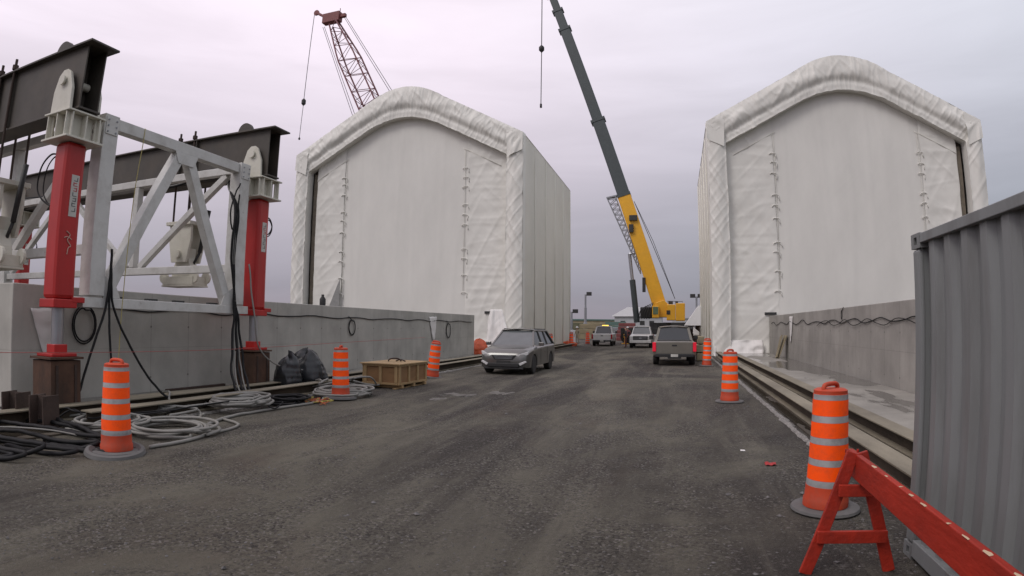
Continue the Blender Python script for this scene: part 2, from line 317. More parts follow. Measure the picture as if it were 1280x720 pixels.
# ------------------------------------------------------------------ mesh helpers
class MB:
    def __init__(s): s.v = []; s.f = []; s.m = []; s.mi = 0; s.starts = []
    def add(s, vs, fs):
        o = len(s.v); s.starts.append((o, len(s.f))); s.v += [tuple(v) for v in vs]; s.f += [tuple(i+o for i in f) for f in fs]; s.m += [s.mi]*len(fs); return s
    def box(s, c, d, rot=None):
        hx, hy, hz = d[0]/2, d[1]/2, d[2]/2
        P = [Vector((x, y, z)) for x in (-hx, hx) for y in (-hy, hy) for z in (-hz, hz)]
        if rot is not None: P = [rot @ p for p in P]
        c = Vector(c)
        return s.add([p+c for p in P], [(0, 1, 3, 2), (4, 6, 7, 5), (0, 4, 5, 1), (2, 3, 7, 6), (0, 2, 6, 4), (1, 5, 7, 3)])
    def bar(s, a, b, w, h, up=(0, 0, 1)):
        a = Vector(a); b = Vector(b); d = (b-a).normalized(); up = Vector(up)
        if abs(d.dot(up)) > .97: up = Vector((0, 1, 0))
        x = d.cross(up).normalized(); z = x.cross(d)
        P = []
        for p in (a, b):
            for sx, sz in ((-1, -1), (1, -1), (1, 1), (-1, 1)): P.append(p + x*sx*w/2 + z*sz*h/2)
        return s.add(P, [(0, 3, 2, 1), (4, 5, 6, 7), (0, 1, 5, 4), (1, 2, 6, 5), (2, 3, 7, 6), (3, 0, 4, 7)])
    def tube(s, pts, r, n=8, cap=True):
        pts = [Vector(p) for p in pts]; K = len(pts); P = []; prev = None
        for i, p in enumerate(pts):
            d = (pts[min(i+1, K-1)] - pts[max(i-1, 0)])
            d = d.normalized() if d.length > 1e-9 else Vector((0, 0, 1))
            if prev is None:
                u = d.cross(Vector((0, 0, 1)));
                if u.length < .05: u = d.cross(Vector((1, 0, 0)))
            else: u = prev - d*prev.dot(d)
            u.normalize(); prev = u; w = d.cross(u)
            rr = r[i] if isinstance(r, (list, tuple)) else r
            for k in range(n):
                a = 2*PI*k/n; P.append(p + (u*math.cos(a) + w*math.sin(a))*rr)
        F = []
        for i in range(K-1):
            for k in range(n):
                k2 = (k+1) % n; F.append((i*n+k, i*n+k2, (i+1)*n+k2, (i+1)*n+k))
        if cap: F.append(tuple(range(n-1, -1, -1))); F.append(tuple((K-1)*n+k for k in range(n)))
        return s.add(P, F)
    def lathe(s, prof, n=24, c=(0, 0, 0), mats=None, axis='Z', cap=True):
        P = []; c = Vector(c)
        for r, z in prof:
            for k in range(n):
                a = 2*PI*k/n
                v = Vector((r*math.cos(a), r*math.sin(a), z))
                if axis == 'X': v = Vector((v.z, v.x, v.y))
                if axis == 'Y': v = Vector((v.y, v.z, v.x))
                P.append(c+v)
        o = len(s.v); s.starts.append((o, len(s.f))); s.v += [tuple(p) for p in P]
        for i in range(len(prof)-1):
            for k in range(n):
                k2 = (k+1) % n; s.f.append((o+i*n+k, o+i*n+k2, o+(i+1)*n+k2, o+(i+1)*n+k)); s.m.append(mats[i] if mats else s.mi)
        if cap:
            s.f.append(tuple(o+k for k in range(n-1, -1, -1))); s.m.append(mats[0] if mats else s.mi)
            s.f.append(tuple(o+(len(prof)-1)*n+k for k in range(n))); s.m.append(mats[-1] if mats else s.mi)
        return s
    def prism(s, poly, a, b, f=lambda u, v, w: (u, w, v)):
        """poly in (u, v), extruded in w from a to b; f maps (u, v, w) to xyz"""
        n = len(poly); P = [f(u, v, a) for u, v in poly] + [f(u, v, b) for u, v in poly]
        return s.add(P, [tuple(range(n-1, -1, -1)), tuple(range(n, 2*n))] + [(i, (i+1) % n, n+(i+1) % n, n+i) for i in range(n)])
    def grid(s, fn, nu, nv):
        P = [fn(i/nu, j/nv) for j in range(nv+1) for i in range(nu+1)]
        return s.add(P, [(j*(nu+1)+i, j*(nu+1)+i+1, (j+1)*(nu+1)+i+1, (j+1)*(nu+1)+i) for j in range(nv) for i in range(nu)])
    def build_each(s, name, mats, parent=None, **k):
        out_ = []
        for (v0, v1, f0, f1) in s.parts():
            q_ = MB(); q_.v = s.v[v0:v1]; q_.f = [tuple(i-v0 for i in f) for f in s.f[f0:f1]]; q_.m = s.m[f0:f1]; out_.append(q_.build(name, mats, parent, **k))
        return out_
    def parts(s):
        st = s.starts + [(len(s.v), len(s.f))]
        return [(st[i][0], st[i+1][0], st[i][1], st[i+1][1]) for i in range(len(st)-1)]
    def build(s, name, mats, parent=None, smooth=False, bevel=0.0, loc=None, rot=None, solid=0.0, auto=None, flip=True):
        me = bpy.data.meshes.new(name); me.from_pydata(s.v, [], s.f)
        if not isinstance(mats, (list, tuple)): mats = [mats]
        for m in mats: me.materials.append(m)
        me.polygons.foreach_set('material_index', s.m)
        if smooth: me.polygons.foreach_set('use_smooth', [True]*len(s.f))
        me.update()
        if flip:
            bm = bmesh.new(); bm.from_mesh(me); bmesh.ops.recalc_face_normals(bm, faces=bm.faces); bm.to_mesh(me); bm.free()
        if smooth and auto is not None:
            try: me.set_sharp_from_angle(angle=R(auto))
            except Exception: pass
        o = bpy.data.objects.new(name, me); C.objects.link(o)
        if parent: o.parent = parent
        if loc: o.location = loc
        if rot: o.rotation_euler = rot
        if bevel:
            b = o.modifiers.new('bevel', 'BEVEL'); b.width = bevel; b.segments = 2; b.limit_method = 'ANGLE'; b.angle_limit = R(40)
        if solid:
            b = o.modifiers.new('solid', 'SOLIDIFY'); b.thickness = solid; b.offset = 0
        return o

def tag(o, label=None, cat=None, group=None, kind=None):
    if label: o['label'] = label
    if cat: o['category'] = cat
    if group: o['group'] = group
    if kind: o['kind'] = kind
    return o
def thing(name, label, cat, loc=(0, 0, 0), rz=0, group=None, kind=None):
    o = bpy.data.objects.new(name, None); C.objects.link(o); o.empty_display_size = .2
    o.location = loc; o.rotation_euler = (0, 0, rz); return tag(o, label, cat, group, kind)
def copy_tree(o, parent=None):
    c = o.copy(); C.objects.link(c); c.parent = parent
    for ch in [x for x in ALLCH.get(o.name, [])]: copy_tree(ch, c)
    return c
ALLCH = {}
def index_children():
    ALLCH.clear()
    for o in bpy.data.objects:
        if o.parent: ALLCH.setdefault(o.parent.name, []).append(o)
def dup(o, loc, label, rz=None, group=None, rot=None):
    index_children(); c = copy_tree(o); c.location = loc; c['label'] = label
    if rz is not None: c.rotation_euler = (0, 0, rz)
    if rot is not None: c.rotation_euler = rot
    if group: c['group'] = group
    return c
def cr_spline(pts, n=6):
    pts = [Vector(p) for p in pts]; o = []
    for i in range(len(pts)-1):
        p0 = pts[max(i-1, 0)]; p1 = pts[i]; p2 = pts[i+1]; p3 = pts[min(i+2, len(pts)-1)]
        for k in range(n):
            t = k/n; o.append(.5*((2*p1) + (p2-p0)*t + (2*p0-5*p1+4*p2-p3)*t*t + (-p0+3*p1-3*p2+p3)*t**3))
    o.append(pts[-1]); return o
def nz(x, y, z=0.0): return noise.noise(Vector((x, y, z)))
def rg(x, y, z=0.0): return max(0.0, 1-abs(noise.noise(Vector((x, y, z))))*3.2)**2

# ------------------------------------------------------------------ the ground and the two rail strips
g = MB()
ys = [-300, -60, -10, 0, 20, 60, 150, 1200]; xs = [-1200, -200, -60, -20, 0, 20, 60, 200, 1200]
g.add([(x, y, 0) for y in ys for x in xs], [(j*9+i, j*9+i+1, (j+1)*9+i+1, (j+1)*9+i) for j in range(7) for i in range(8)])
tag(g.build('ground', M_GROUND, flip=False), kind='structure')
def strip(name, m, x0, x1, y0, y1, z0, z1, **k):
    b = MB(); b.box(((x0+x1)/2, (y0+y1)/2, (z0+z1)/2), (x1-x0, y1-y0, z1-z0)); return tag(b.build(name, m, **k), kind='structure')
strip('pad_right', M_PAD, 3.80, 5.98, 1.0, 56, .0, .20, bevel=.015)
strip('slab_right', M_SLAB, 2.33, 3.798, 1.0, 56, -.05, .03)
strip('pad_left', M_PAD, -11.48, -10.30, -2, 56, 0, .16, bevel=.015)
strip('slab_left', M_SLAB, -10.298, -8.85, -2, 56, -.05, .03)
# ragged kerb of crushed white stone along the rail strips
def ragged(name, x0, w, y0, y1, seed):
    b = MB(); n = 220
    def fn(u, v):
        y = y0 + (y1-y0)*u
        c = x0 + .05*nz(y*.9, seed) + .04*nz(y*3.1, seed+3)
        hw = w*(.6 + .9*abs(nz(y*1.7, seed+7)) + .35*nz(y*6, seed+9))
        return (c + (v-.5)*hw, y, .006 + .055*math.sin(PI*v)*(.6+.8*abs(nz(y*5, v*3, seed))))
    b.grid(fn, n, 6); return tag(b.build(name, M_KERB, smooth=False), kind='structure')
ragged('kerb_right', 2.2, .17, 7.5, 38, 1.0); ragged('kerb_left', -8.78, .16, 8, 38, 5.0)

# rail girders
def i_beam(name, label, x, y0, y1, z0=.032, h=.26, w=.32, group=None):
    r = thing(name, label, 'rail beam', (x, y0, z0), group=group); ln = y1-y0
    for nm, zz, t in (('top_flange', h-.0125, .025), ('bottom_flange', .0125, .025)):
        b = MB(); b.box((0, ln/2, zz), (w, ln, t)); b.build(nm, M_BEAM, r, bevel=.004)
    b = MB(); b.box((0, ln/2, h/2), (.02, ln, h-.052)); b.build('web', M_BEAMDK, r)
    return r
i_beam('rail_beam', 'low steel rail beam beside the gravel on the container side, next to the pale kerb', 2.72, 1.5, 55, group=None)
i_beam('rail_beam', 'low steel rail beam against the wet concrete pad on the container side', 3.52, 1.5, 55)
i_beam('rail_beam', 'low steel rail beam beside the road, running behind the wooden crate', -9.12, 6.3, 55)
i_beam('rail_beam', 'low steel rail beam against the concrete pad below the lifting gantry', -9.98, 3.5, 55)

# ------------------------------------------------------------------ the two low concrete walls
def wall(name, label, x0, x1, y0, y1, h, m_=None):
    b = MB(); b.box(((x0+x1)/2, (y0+y1)/2, h/2), (x1-x0, y1-y0, h)); return tag(b.build(name, m_ or M_WALL, bevel=.02), label, 'wall')
wall('concrete_wall', 'long grey concrete wall under the white steel lifting gantry', -12.3, -11.5, 6.2, 32.8, 2.46)
wall('concrete_wall', 'long grey concrete wall seen past the grey shipping container', 6.0, 6.8, 0.5, 38.4, 2.50, M_WALLR)

# ------------------------------------------------------------------ the two shrink-wrapped halls
def outer_z(x):
    a = abs(x)
    if a > 3.2: return 15.15 + (9.3-a)*.55
    t = a/3.2; return 19.62 - 1.115*t**2.0*(1.0-.0*t)
def inner_z(x):
    a = abs(x)
    if a > 2.8: return 13.65 + (8.1-a)*.535
    t = a/2.8; return 17.17 - .685*t**1.9
def hall(cx, label, y0, seed, gap_side, opening_panel):
    r = thing('tent_building', label, 'tent building', (cx, y0, 0)); LEN = 18.4; HW = 9.3; NB = 5; bay = LEN/NB
    def sc(y): return .09*math.sin(PI*((y/bay) % 1.0))**.8
    for s in (-1, 1):
        b = MB()
        b.grid(lambda u, v: (s*(HW - .03 - sc(u*LEN)*min(1, (1-v)*6) + .03*nz(u*9, v*14, seed)*min(1, (1-v)*6)), .15+u*(LEN-.15), .12 + v*(15.16-.12)), 100, 30)
        b.build('side_sheet', M_FABSIDE, r, smooth=True)
        for k in range(NB+1):
            b = MB(); yy = min(max(k*bay, .1), LEN-.02)
            b.tube([(s*(HW-.03), yy, .1), (s*(HW-.03), yy, 15.1)], .05, 6); b.build('seam_cord', M_FABSIDE, r, smooth=True)
    prof = [-HW + 2*HW*i/60 for i in range(61)]
    b = MB(); b.grid(lambda u, v: (-HW+2*HW*u, .12+v*(LEN-.12), outer_z(-HW+2*HW*u) - sc(v*LEN)*.8*(1-abs(2*u-1)**8) - .0), 60, 60)
    b.build('roof_sheet', M_FABSIDE, r, smooth=True)
    b = MB(); b.prism([(-HW+.1, 0.02)] + [(x*.985, outer_z(x)-.15) for x in prof] + [(HW-.1, 0.02)], LEN-.05, LEN-.01); b.build('back_sheet', M_FABSIDE, r)
    # front trim: sheet wrapped round the front frame. path runs foot - eave - crown - eave - foot
    def path(u):
        """outer point, inner point for u in 0..1"""
        s = -1 if u < .5 else 1
        w = abs(u-.5)*2
        if w > .5:
            t = (w-.5)/.5; z = 15.15*(1-t); zi = 13.65*(1-t)
            return (s*(HW), z), (s*(8.12+.04*nz(z*.5, seed, s)), zi)
        t = w/.5; xo = HW*t; xi = 8.1*t
        return (s*xo, outer_z(xo)), (s*xi, inner_z(xi))
    def trim(u, v):
        o, i = path(u)
        w = abs(u-.5)*2; s_ = -1 if u < .5 else 1
        x = o[0]+(i[0]-o[0])*v; z = o[1]+(i[1]-o[1])*v
        depth = .15*math.sin(PI*min(v*1.1, 1.0))
        crease = 0.0
        if w <= .5:
            crease += .05*nz(u*26 + v*3*s_, v*1.2, seed)*math.sin(PI*min(v*1.05, 1))      # creases running across the band
            crease += .06*nz(x*.5 + v*1.5, z*.5 - v*1, seed+4)
            crease += .045*rg((z*.8+s_*x)*1.1, (s_*x*.5-z)*.16+v*.7, seed+14)*math.sin(PI*min(v+.05, 1)) + .035*rg(u*44, v*.7+u*6, seed+21)*(1-v)
            crease += .035*rg(u*90, v*1.4+u*15, seed+71) + .03*rg(x*2.2+z*1.2, v*1.5, seed+72)
            crease -= .12*math.exp(-((v-.72)/.10)**2)                          # the tucked fold above the opening
            if w > .38: crease += .07*nz((s_*x*.9+z)*1.6, (z-s_*x)*.25, seed+9)
        else:
            crease += .05*rg(x*1.4 + z*.8, z*.12, seed+3) + .035*rg(x*1.4 - z*1.1, z*.1, seed+33) + .012*rg(x*3.2+z*1.6, z*.2, seed+75) + .04*nz(x*1.2 + z*.35, z*.4, seed+2) + .035*nz(x*3-z*.5, z*.25, seed+5)
        return (x + (.04*nz(z*1.5, v, seed) if v > .02 and v < .98 else 0), -depth - crease, max(z, .02) + (.07*nz(u*60, 3, seed) if v > .9 and w < .5 else 0))
    b = MB(); b.grid(trim, 640, 24); b.build('front_trim', M_FABTRIM, r, smooth=True)
    # outer return of the trim, wrapping back onto the roof and sides
    def ret(u, v):
        o, i = path(u); k = 1.0+.004*v
        return (o[0]*k + (.03*nz(u*60, v*3, seed)), v*.55, o[1] + .02*v + .03*nz(u*70, v*2, seed+1))
    b = MB(); b.grid(ret, 300, 4); b.build('trim_return', M_FABTRIM, r, smooth=True)
    # a loose overlap hanging down at both eaves
    for s in (-1, 1):
        b = MB()
        def lap(u, v):
            z = 15.12 - v*(1.25+.5*u); x = s*(9.31 - u*1.2*(1-.1*v))
            return (x, -.14-.07*v - .14*rg(math.atan2(v, u+.05)*2.2, (u+v)*.4, seed+s)*(u+v)*.7, z + .5*u*(1-v))
        b.grid(lap, 16, 14); b.build('corner_fold', M_FABTRIM, r, smooth=True)
    # soffit from the inner edge back to the recessed front sheet
    def soff(u, v):
        o, i = path(u); return (i[0]*(1+.002*v), -.02+v*.78, max(i[1], .02)+.02)
    b = MB(); b.grid(soff, 200, 2); b.build('trim_reveal', M_FABTRIM, r, smooth=True)
    # the recessed front sheet: centre panel between the lacing, a wrinkled curtain each side
    XL, XR = -8.4, 8.4
    if gap_side < 0: XL = -7.55
    else: XR = 7.62
    YF = .62
    def topz(x): return inner_z(max(-8.1, min(8.1, x))) + .25
    def centre(u, v):
        x = -5.05 + 10.15*u; z = .05 + v*(topz(x)-.05)
        return (x, YF + .02*nz(x*.5, z*.3, seed) - .05*math.sin(PI*u) - .02*rg(x*.8, z*.05, seed), z)
    b = MB(); b.grid(centre, 80, 90); b.build('front_sheet', M_FAB, r, smooth=True)
    for s, xa, xb in ((-1, XL, -5.0), (1, 5.05, XR)):
        b = MB()
        def cur(u, v):
            x = xa + (xb-xa)*u; z = .04 + v*(topz(x)-.04)
            d = .05*nz(x*.8 + z*.45, z*.25 - x*.3, seed+s) + .02*nz(x*1.4 - z*.9, z*.5, seed+6) + .022*nz(x*.35, z*2.2, seed+8)
            d += .030*rg(s*x*.75 + z*.8, (s*x-z)*.10, seed+40)*(.4+abs(nz(x*.4, z*.2, seed))*2) + .030*rg(s*x*.9 - z*.5, (x+z)*.08, seed+50) + .022*rg(x*.25, z*1.5, seed+60)
            bottom = max(0, 1-z/1.1)
            d += bottom**1.5*(.45+.3*nz(x*2.2, 1, seed))
            xx = x + (.05*nz(z*1.1, 2, seed) if u in (0, 1) else 0)
            e = math.sin(PI*u)**.3 if 0 < u < 1 else 0
            return (xx, YF-.05 - d*max(e, .25 if bottom > 0 else 0), z)
        b.grid(cur, 44, 150); o = b.build('side_curtain', M_FABTRIM, r, smooth=True)
        # diagonal overlap seam from lacing to eave
        b = MB(); b.tube([(s*4.75, YF-.075, inner_z(4.75)-.95), (s*7.6, YF-.10, inner_z(7.6)-.95)], .018, 5); b.build('seam_cord', M_FABSIDE, r, smooth=True)
        b = MB(); b.tube([(s*4.9, YF-.06, 4.2), (s*4.93, YF-.07, 9), (s*4.9, YF-.06, inner_z(4.8)-1.1)], .015, 5); b.build('seam_cord', M_FABSIDE, r, smooth=True)
    # lacing tabs
    tz = [12.9, 12.25, 11.5, 10.2, 9.5, 8.7, 7.1, 6.4, 5.2, 4.0]
    tab = MB()
    tab.tube(cr_spline([(-.24, 0, .04), (-.20, -.05, .13), (0, -.07, .16), (.16, -.05, .10), (.2, 0, -.02)], 4), .032, 6)
    tab.tube([(.16, -.03, .08), (.22, -.03, -.25)], .025, 5)
    t0 = None
    for s in (-1, 1):
        for i, z in enumerate(tz):
            if t0 is None: o = t0 = tab.build('tie_tab', M_FABTRIM, r, smooth=True)
            else: o = t0.copy(); C.objects.link(o); o.parent = r
            o.location = (s*5.0 + .1*nz(i*3.3, seed), YF-.06, z + .25*nz(i*1.7, seed+s)); o.scale = (1.0+.25*nz(i, 9, seed), 1, 1.0+.3*nz(i, 5, seed))
            o.rotation_euler = (0, .5*nz(i*2.1, 4, seed), 0)
    # frame behind the sheet, seen in the gap, and the dark backing frame under the arch
    for s in (-1, 1):
        b = MB(); b.box((s*7.84, .86, 6.8), (.36, .16, 13.5))
        for k in range(4): b.box((s*7.86, .82, 1.5+k*3.4), (.34, .05, .3))
        b.build('frame_post', M_FRAME, r)
    b = MB()
    for i in range(24):
        x0 = -8.0+16*i/24; x1 = -8.0+16*(i+1)/24; b.bar((x0, .95, inner_z(x0)-.10), (x1, .95, inner_z(x1)-.10), .2, .25)
    b.build('frame_arch', M_RUSTDK, r)
    if opening_panel:
        b = MB(); b.prism([(-6.25, 2.2), (-5.0, 2.2), (-4.93, 5.2), (-5.15, 4.75)], YF-.32, YF-.29); b.build('folded_flap', M_OPENING, r)  # grey panel stands in for the shaded opening under the pulled sheet
    return r
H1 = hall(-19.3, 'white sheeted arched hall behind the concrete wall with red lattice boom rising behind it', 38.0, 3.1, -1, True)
H2 = hall(11.65, 'white sheeted arched hall rising behind the grey shipping container', 38.0, 11.7, 1, False)
# dark boxes standing in for the shaded gap where each wall enters its hall
def gap_box(parent, x, z, w, label=None):
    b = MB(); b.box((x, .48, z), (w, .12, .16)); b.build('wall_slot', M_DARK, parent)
gap_box(H1, 7.0, 2.75, .9); gap_box(H2, -5.55, 2.66, .75)
# skirt hanging beside the gaps to the ground
def drape(name, label, cat, x0, y0, w, h, mtl, seed, lean=0.0, group=None, top=1.0, amp=.12, taper=0.0):
    b = MB()
    def fn(u, v):
        xx = (u-.5)*w*(top+(1-top)*(1-v)) + taper*(1-v)
        return (xx + .06*nz(v*3, u, seed), -amp*nz(u*5, v*2.5, seed) - lean*(1-v) - .15*max(0, .2-v)*(2+3*nz(u*7, 1, seed)), max(.02, v*h))
    b.grid(fn, 24, 26); o = b.build(name, mtl, smooth=True, solid=.006); o.location = (x0, y0, 0); return tag(o, label, cat, group)
drape('draped_sheet', 'loose white sheet slanting to the ground beside the orange tarpaulin', 'plastic sheet', -11.3, 36.4, 2.2, 2.9, M_SHEET, 4.4, lean=.7, top=.35, taper=.5)
drape('draped_sheet', 'loose white sheet bunched on the ground at the foot of the hall behind the container', 'plastic sheet', 4.0, 38.2, 3.1, 1.0, M_SHEET, 8.4, lean=.5, amp=.25)

# ------------------------------------------------------------------ lifting gantry
GX = -10.5
gt = thing('lifting_gantry', 'white steel truss gantry of square tubes standing over the concrete wall', 'gantry', (GX, 7.35, 0))
def gm(name, a, b_, w, h=None, mtl=M_WHITESTEEL, bev=.012):
    a = Vector(a)-Vector((GX, 7.35, 0)); b_ = Vector(b_)-Vector((GX, 7.35, 0))
    m = MB(); m.bar(a, b_, w, h or w); return m.build(name, mtl, gt, bevel=bev)
XF = -22.0
for X in (GX, XF):
    gm('post', (X, 7.35, 2.27), (X, 7.35, 5.86), .36, .36)
    gm('post', (X, 11.55, 2.27), (X, 11.55, 5.86), .36, .36)
    gm('top_chord', (X, 7.535, 5.72), (X, 11.365, 5.72), .24, .24)
    gm('bottom_chord', (X-.02, 7.05, 2.14), (X-.02, 11.95, 2.14), .34, .20)
    gm('brace', (X, 7.62, 2.28), (X, 9.40, 5.58), .24, .25)
    gm('brace', (X, 9.66, 5.58), (X, 11.28, 2.28), .22, .24)
for Y, ps in ((7.35, (-13.9, -17.2, -20.0)), (11.55, (-14.5, -18.2))):
    gm('top_chord', (GX-.19, Y, 5.72), (XF+.17, Y, 5.72), .2, .2)
    gm('bottom_chord', (GX-.19, Y, 3.18), (XF+.17, Y, 3.18), .2, .2)
    for p in ps: gm('post', (p, Y, 3.29), (p, Y, 5.61), .2, .2)
for a, b_ in (((-10.95, 7.35, 5.6), (-13.65, 7.35, 3.3)), ((-14.15, 7.35, 3.3), (-16.9, 7.35, 5.6)), ((-17.5, 7.35, 5.6), (-19.8, 7.35, 3.3)),
              ((-10.95, 11.55, 5.6), (-14.2, 11.55, 3.3)), ((-14.8, 11.55, 3.3), (-17.9, 11.55, 5.6)), ((-18.5, 11.55, 5.6), (-21.6, 11.55, 3.3))):
    gm('brace', a, b_, .16, .17)
b = MB()
for Y in (7.95, 8.9, 9.7, 10.8): b.box((-.02, Y-7.35, 2.262), (.12, .28, .045))
b.build_each('shim', M_DARK, gt)

for X in (GX, XF):
    for (y0, z0, pl) in ((7.53, 2.245, [(0, 0), (.42, 0), (.30, .26), (0, .44)]), (11.37, 2.245, [(0, 0), (-.42, 0), (-.30, .26), (0, .44)]), (9.53, 5.60, [(-.36, 0), (.36, 0), (.24, -.26), (-.24, -.26)])):
        b = MB(); b.prism([(y0-7.35+u, z0+v) for u, v in pl], X-GX+.126, X-GX+.138, lambda u, v, w: (w, u, v)); gs = b.build('gusset_plate', M_WHITESTEEL, gt)
for Y in (7.35, 11.55):
    b = MB(); b.box((.19, Y-7.35, 5.62), (.02, .30, .34)); ep = b.build('end_plate', M_WHITESTEEL, gt, bevel=.003)
    b = MB()
    for yy in (-.1, .1):
        for zz in (-.12, .0, .12): b.lathe([(.018, .2), (.018, .218)], 8, (0, Y-7.35+yy, 5.62+zz), axis='X')
    b.build_each('bolt', M_GALV, ep)
def pedestal(x, y, label, h=1.12):
    r = thing('pedestal', label, 'pedestal', (x, y, 0))
    b = MB(); b.box((0, 0, .02+h/2-.04), (.64, .64, h-.08)); b.build('box_column', M_RUST, r, bevel=.01)
    b = MB(); b.box((0, 0, h-.018), (.72, .72, .04)); b.build('cap_plate', M_RUST, r, bevel=.004)
    b = MB()
    for s in (-1, 1): b.box((.32+.011, s*.20, h/2-.05), (.02, .05, h-.18))
    b.build_each('stiffener', M_RUSTDK, r)
    return r
def jack(x, y, label, z0=1.125, face=1):
    r = thing('hydraulic_jack', label, 'hydraulic jack', (x, y, z0), group=None)
    b = MB(); b.box((0, 0, .03), (.54, .54, .06)); b.box((0, 0, .14), (.28, .28, .16)); b.build('foot', M_RED, r, bevel=.012)
    b = MB(); b.lathe([(.115, .22), (.115, 1.0)], 20); b.build('rod', M_CHROME, r, smooth=True, auto=40)
    b = MB(); b.box((0, 0, .90+.065), (.51, .51, .16)); b.build('collar', M_RED, r, bevel=.015)
    b = MB(); b.box((.03, .28, 1.06-.02), (.46, .28, .10)); b.build('side_bracket', M_RED, r, bevel=.01)
    b = MB(); b.box((0, 0, 1.04+1.46), (.45, .45, 2.92)); b.build('cylinder', M_RED, r, bevel=.08)
    lb = MB(); lb.box((.228, .03, 2.95), (.008, .17, .78)); lab = lb.build('label_plate', M_LABEL, r)
    lb = MB()
    for k in range(7):
        zz = 2.66+k*.095
        lb.mi = 0 if k in (4, 5) else 1
        lb.box((.234, .04, zz), (.004, .085, .012)); lb.box((.234, .0 if k % 2 else .075, zz+.035), (.004, .016, .06))
        if k % 3: lb.box((.234, .04, zz+.05), (.004, .06, .012))
    lb.build('printed_marks', [M_PRINT, M_PRINTD], lab)
    # head bracket
    b = MB(); b.box((0, 0, 3.985), (.86, .86, .04)); b.box((0, 0, 4.485), (.86, .86, .035))
    for s in (-.31, 0, .31):
        b.box((s, -.33, 4.235), (.03, .16, .46)); b.box((s, .33, 4.235), (.03, .16, .46)); b.box((.33, s, 4.235), (.16, .03, .459)); b.box((-.33, s, 4.235), (.16, .03, .459))
    b.box((0, 0, 4.235), (.5, .5, .46)); b.build('head_bracket', M_CREAM, r, bevel=.006)
    for s in (-1, 1):
        b = MB(); pl = [(-.33, 4.505), (.33, 4.505), (.30, 4.95), (.17, 5.28), (.06, 5.36), (-.08, 5.36), (-.20, 5.26), (-.31, 4.95)]
        ya = s*.325-.03; b.prism([(u-.03, v) for u, v in pl], ya, ya+.06); ear = b.build('ear_plate', M_CREAM, r, bevel=.006)
        b = MB(); b.lathe([(.10, 0), (.10, .04), (.055, .041), (.055, .07)], 18, (-.03, s*.325+(.032 if s > 0 else -.032-.07), 5.13), axis='Y'); b.build('pin', M_CREAM, ear, smooth=True, auto=40)
    # hose fittings and a loop of black hose
    b = MB(); b.box((-.02, .25, 3.5), (.12, .06, .3)); b.box((-.02, .25, 2.9), (.08, .05, .1)); b.build_each('valve_block', M_DARK, r)
    b = MB()
    if face > 0: hp = [(.05, .24, 3.55), (.08, .42, 3.5), (.1, .5, 3.3), (.08, .4, 3.1), (.02, .24, 3.05)]
    else: hp = [(-.2, -.1, 3.75), (-.5, -.12, 3.8), (-.85, -.1, 3.6), (-.92, -.1, 3.2), (-.7, -.1, 2.95), (-.25, -.1, 2.75)]
    b.tube(cr_spline(hp), .018, 6)
    b.tube(cr_spline([(p[0]*.8, p[1]*1.0+.03, p[2]-.05) for p in hp]), .014, 6)
    b.build_each('hose_loop', M_CABLEB, r, smooth=True)
    return r
pedestal(GX, 6.60, 'rusty steel box pedestal nearest the dark rusty steel stands')
pedestal(GX, 12.35, 'rusty steel box pedestal beside the black plastic bundle')
pedestal(-22.3, 12.35, 'rusty steel box pedestal far side of the gantry, behind the wall')
pedestal(-22.3, 6.60, 'rusty steel box pedestal far side of the gantry, out past the picture edge')
j1 = jack(GX, 6.60, 'tall red hydraulic jack nearest the camera, with pale label and scuffed side', face=-1)
jack(GX, 12.35, 'tall red hydraulic jack beside the black plastic bundle')
jack(-22.3, 12.35, 'small red hydraulic jack glimpsed low behind the gantry, beyond the wall')
jack(-22.3, 6.60, 'red hydraulic jack holding the far end of the nearer dark girder')
b = MB()
b.tube(cr_spline([(.234, -.06, 2.28), (.234, .02, 2.22), (.234, -.03, 2.12), (.234, .05, 2.02), (.234, 0, 1.98), (.234, -.02, 1.86)], 4), .010, 5)
b.tube(cr_spline([(.234, -.1, 2.16), (.234, -.03, 2.18), (.234, .06, 2.14)], 4), .008, 5)
b.build('paint_scuff', mat('scuffed_pale_paint', (.5, .32, .26), .7), j1)

def girder(y, label):
    x0, x1 = -22.95, -9.86; z0, z1 = 5.67, 6.98
    r = thing('header_girder', label, 'steel girder', (x0, y, z0)); ln = x1-x0; h = z1-z0
    b = MB(); b.box((ln/2, 0, h-.02), (ln, .68, .04)); b.build('top_flange', M_DARKSTEEL, r, bevel=.004)
    b = MB(); b.box((ln/2-.1, 0, .02), (ln-.2, .50, .04)); b.build('bottom_flange', M_DARKSTEEL, r, bevel=.004)
    for s in (-1, 1):
        b = MB(); b.box((ln/2-.12, s*.21, h/2), (ln-.24, .03, h-.082)); b.build('web', M_DARKSTEEL, r)
    b = MB()
    for x in (ln-.75, ln-3.2, ln-4.1, 3.2, 1.0): b.box((x, 0, h/2), (.03, .385, h-.09))
    b.build_each('diaphragm', M_DARKSTEEL, r)
    b = MB()
    for x in (9.55, 10.2):
        for s in (-1, 1): b.box((x, s*(.225+.05), h/2), (.02, .098, h-.09))
    b.build_each('stiffener', M_DARKSTEEL, r)
    b = MB(); pl = [(math.cos(a)*.25, math.sin(a)*.26) for a in [PI*i/12 for i in range(13)]]
    b.prism([(ln-1.15+u, h+v) for u, v in pl], -.22, -.12); b.build('lifting_lug', M_DARKSTEEL, r)
    b = MB(); b.lathe([(.08, 0), (.08, .34)], 16, (ln-.63, -.17, 5.13+1.125-5.67), axis='Y'); b.build('pin', M_CREAM, r, smooth=True, auto=40)
    return r
girder(6.60, 'dark steel girder on the nearest red jack, cut off by the picture edge')
girder(12.35, 'dark steel girder behind the white truss, carried by the farther red jack')

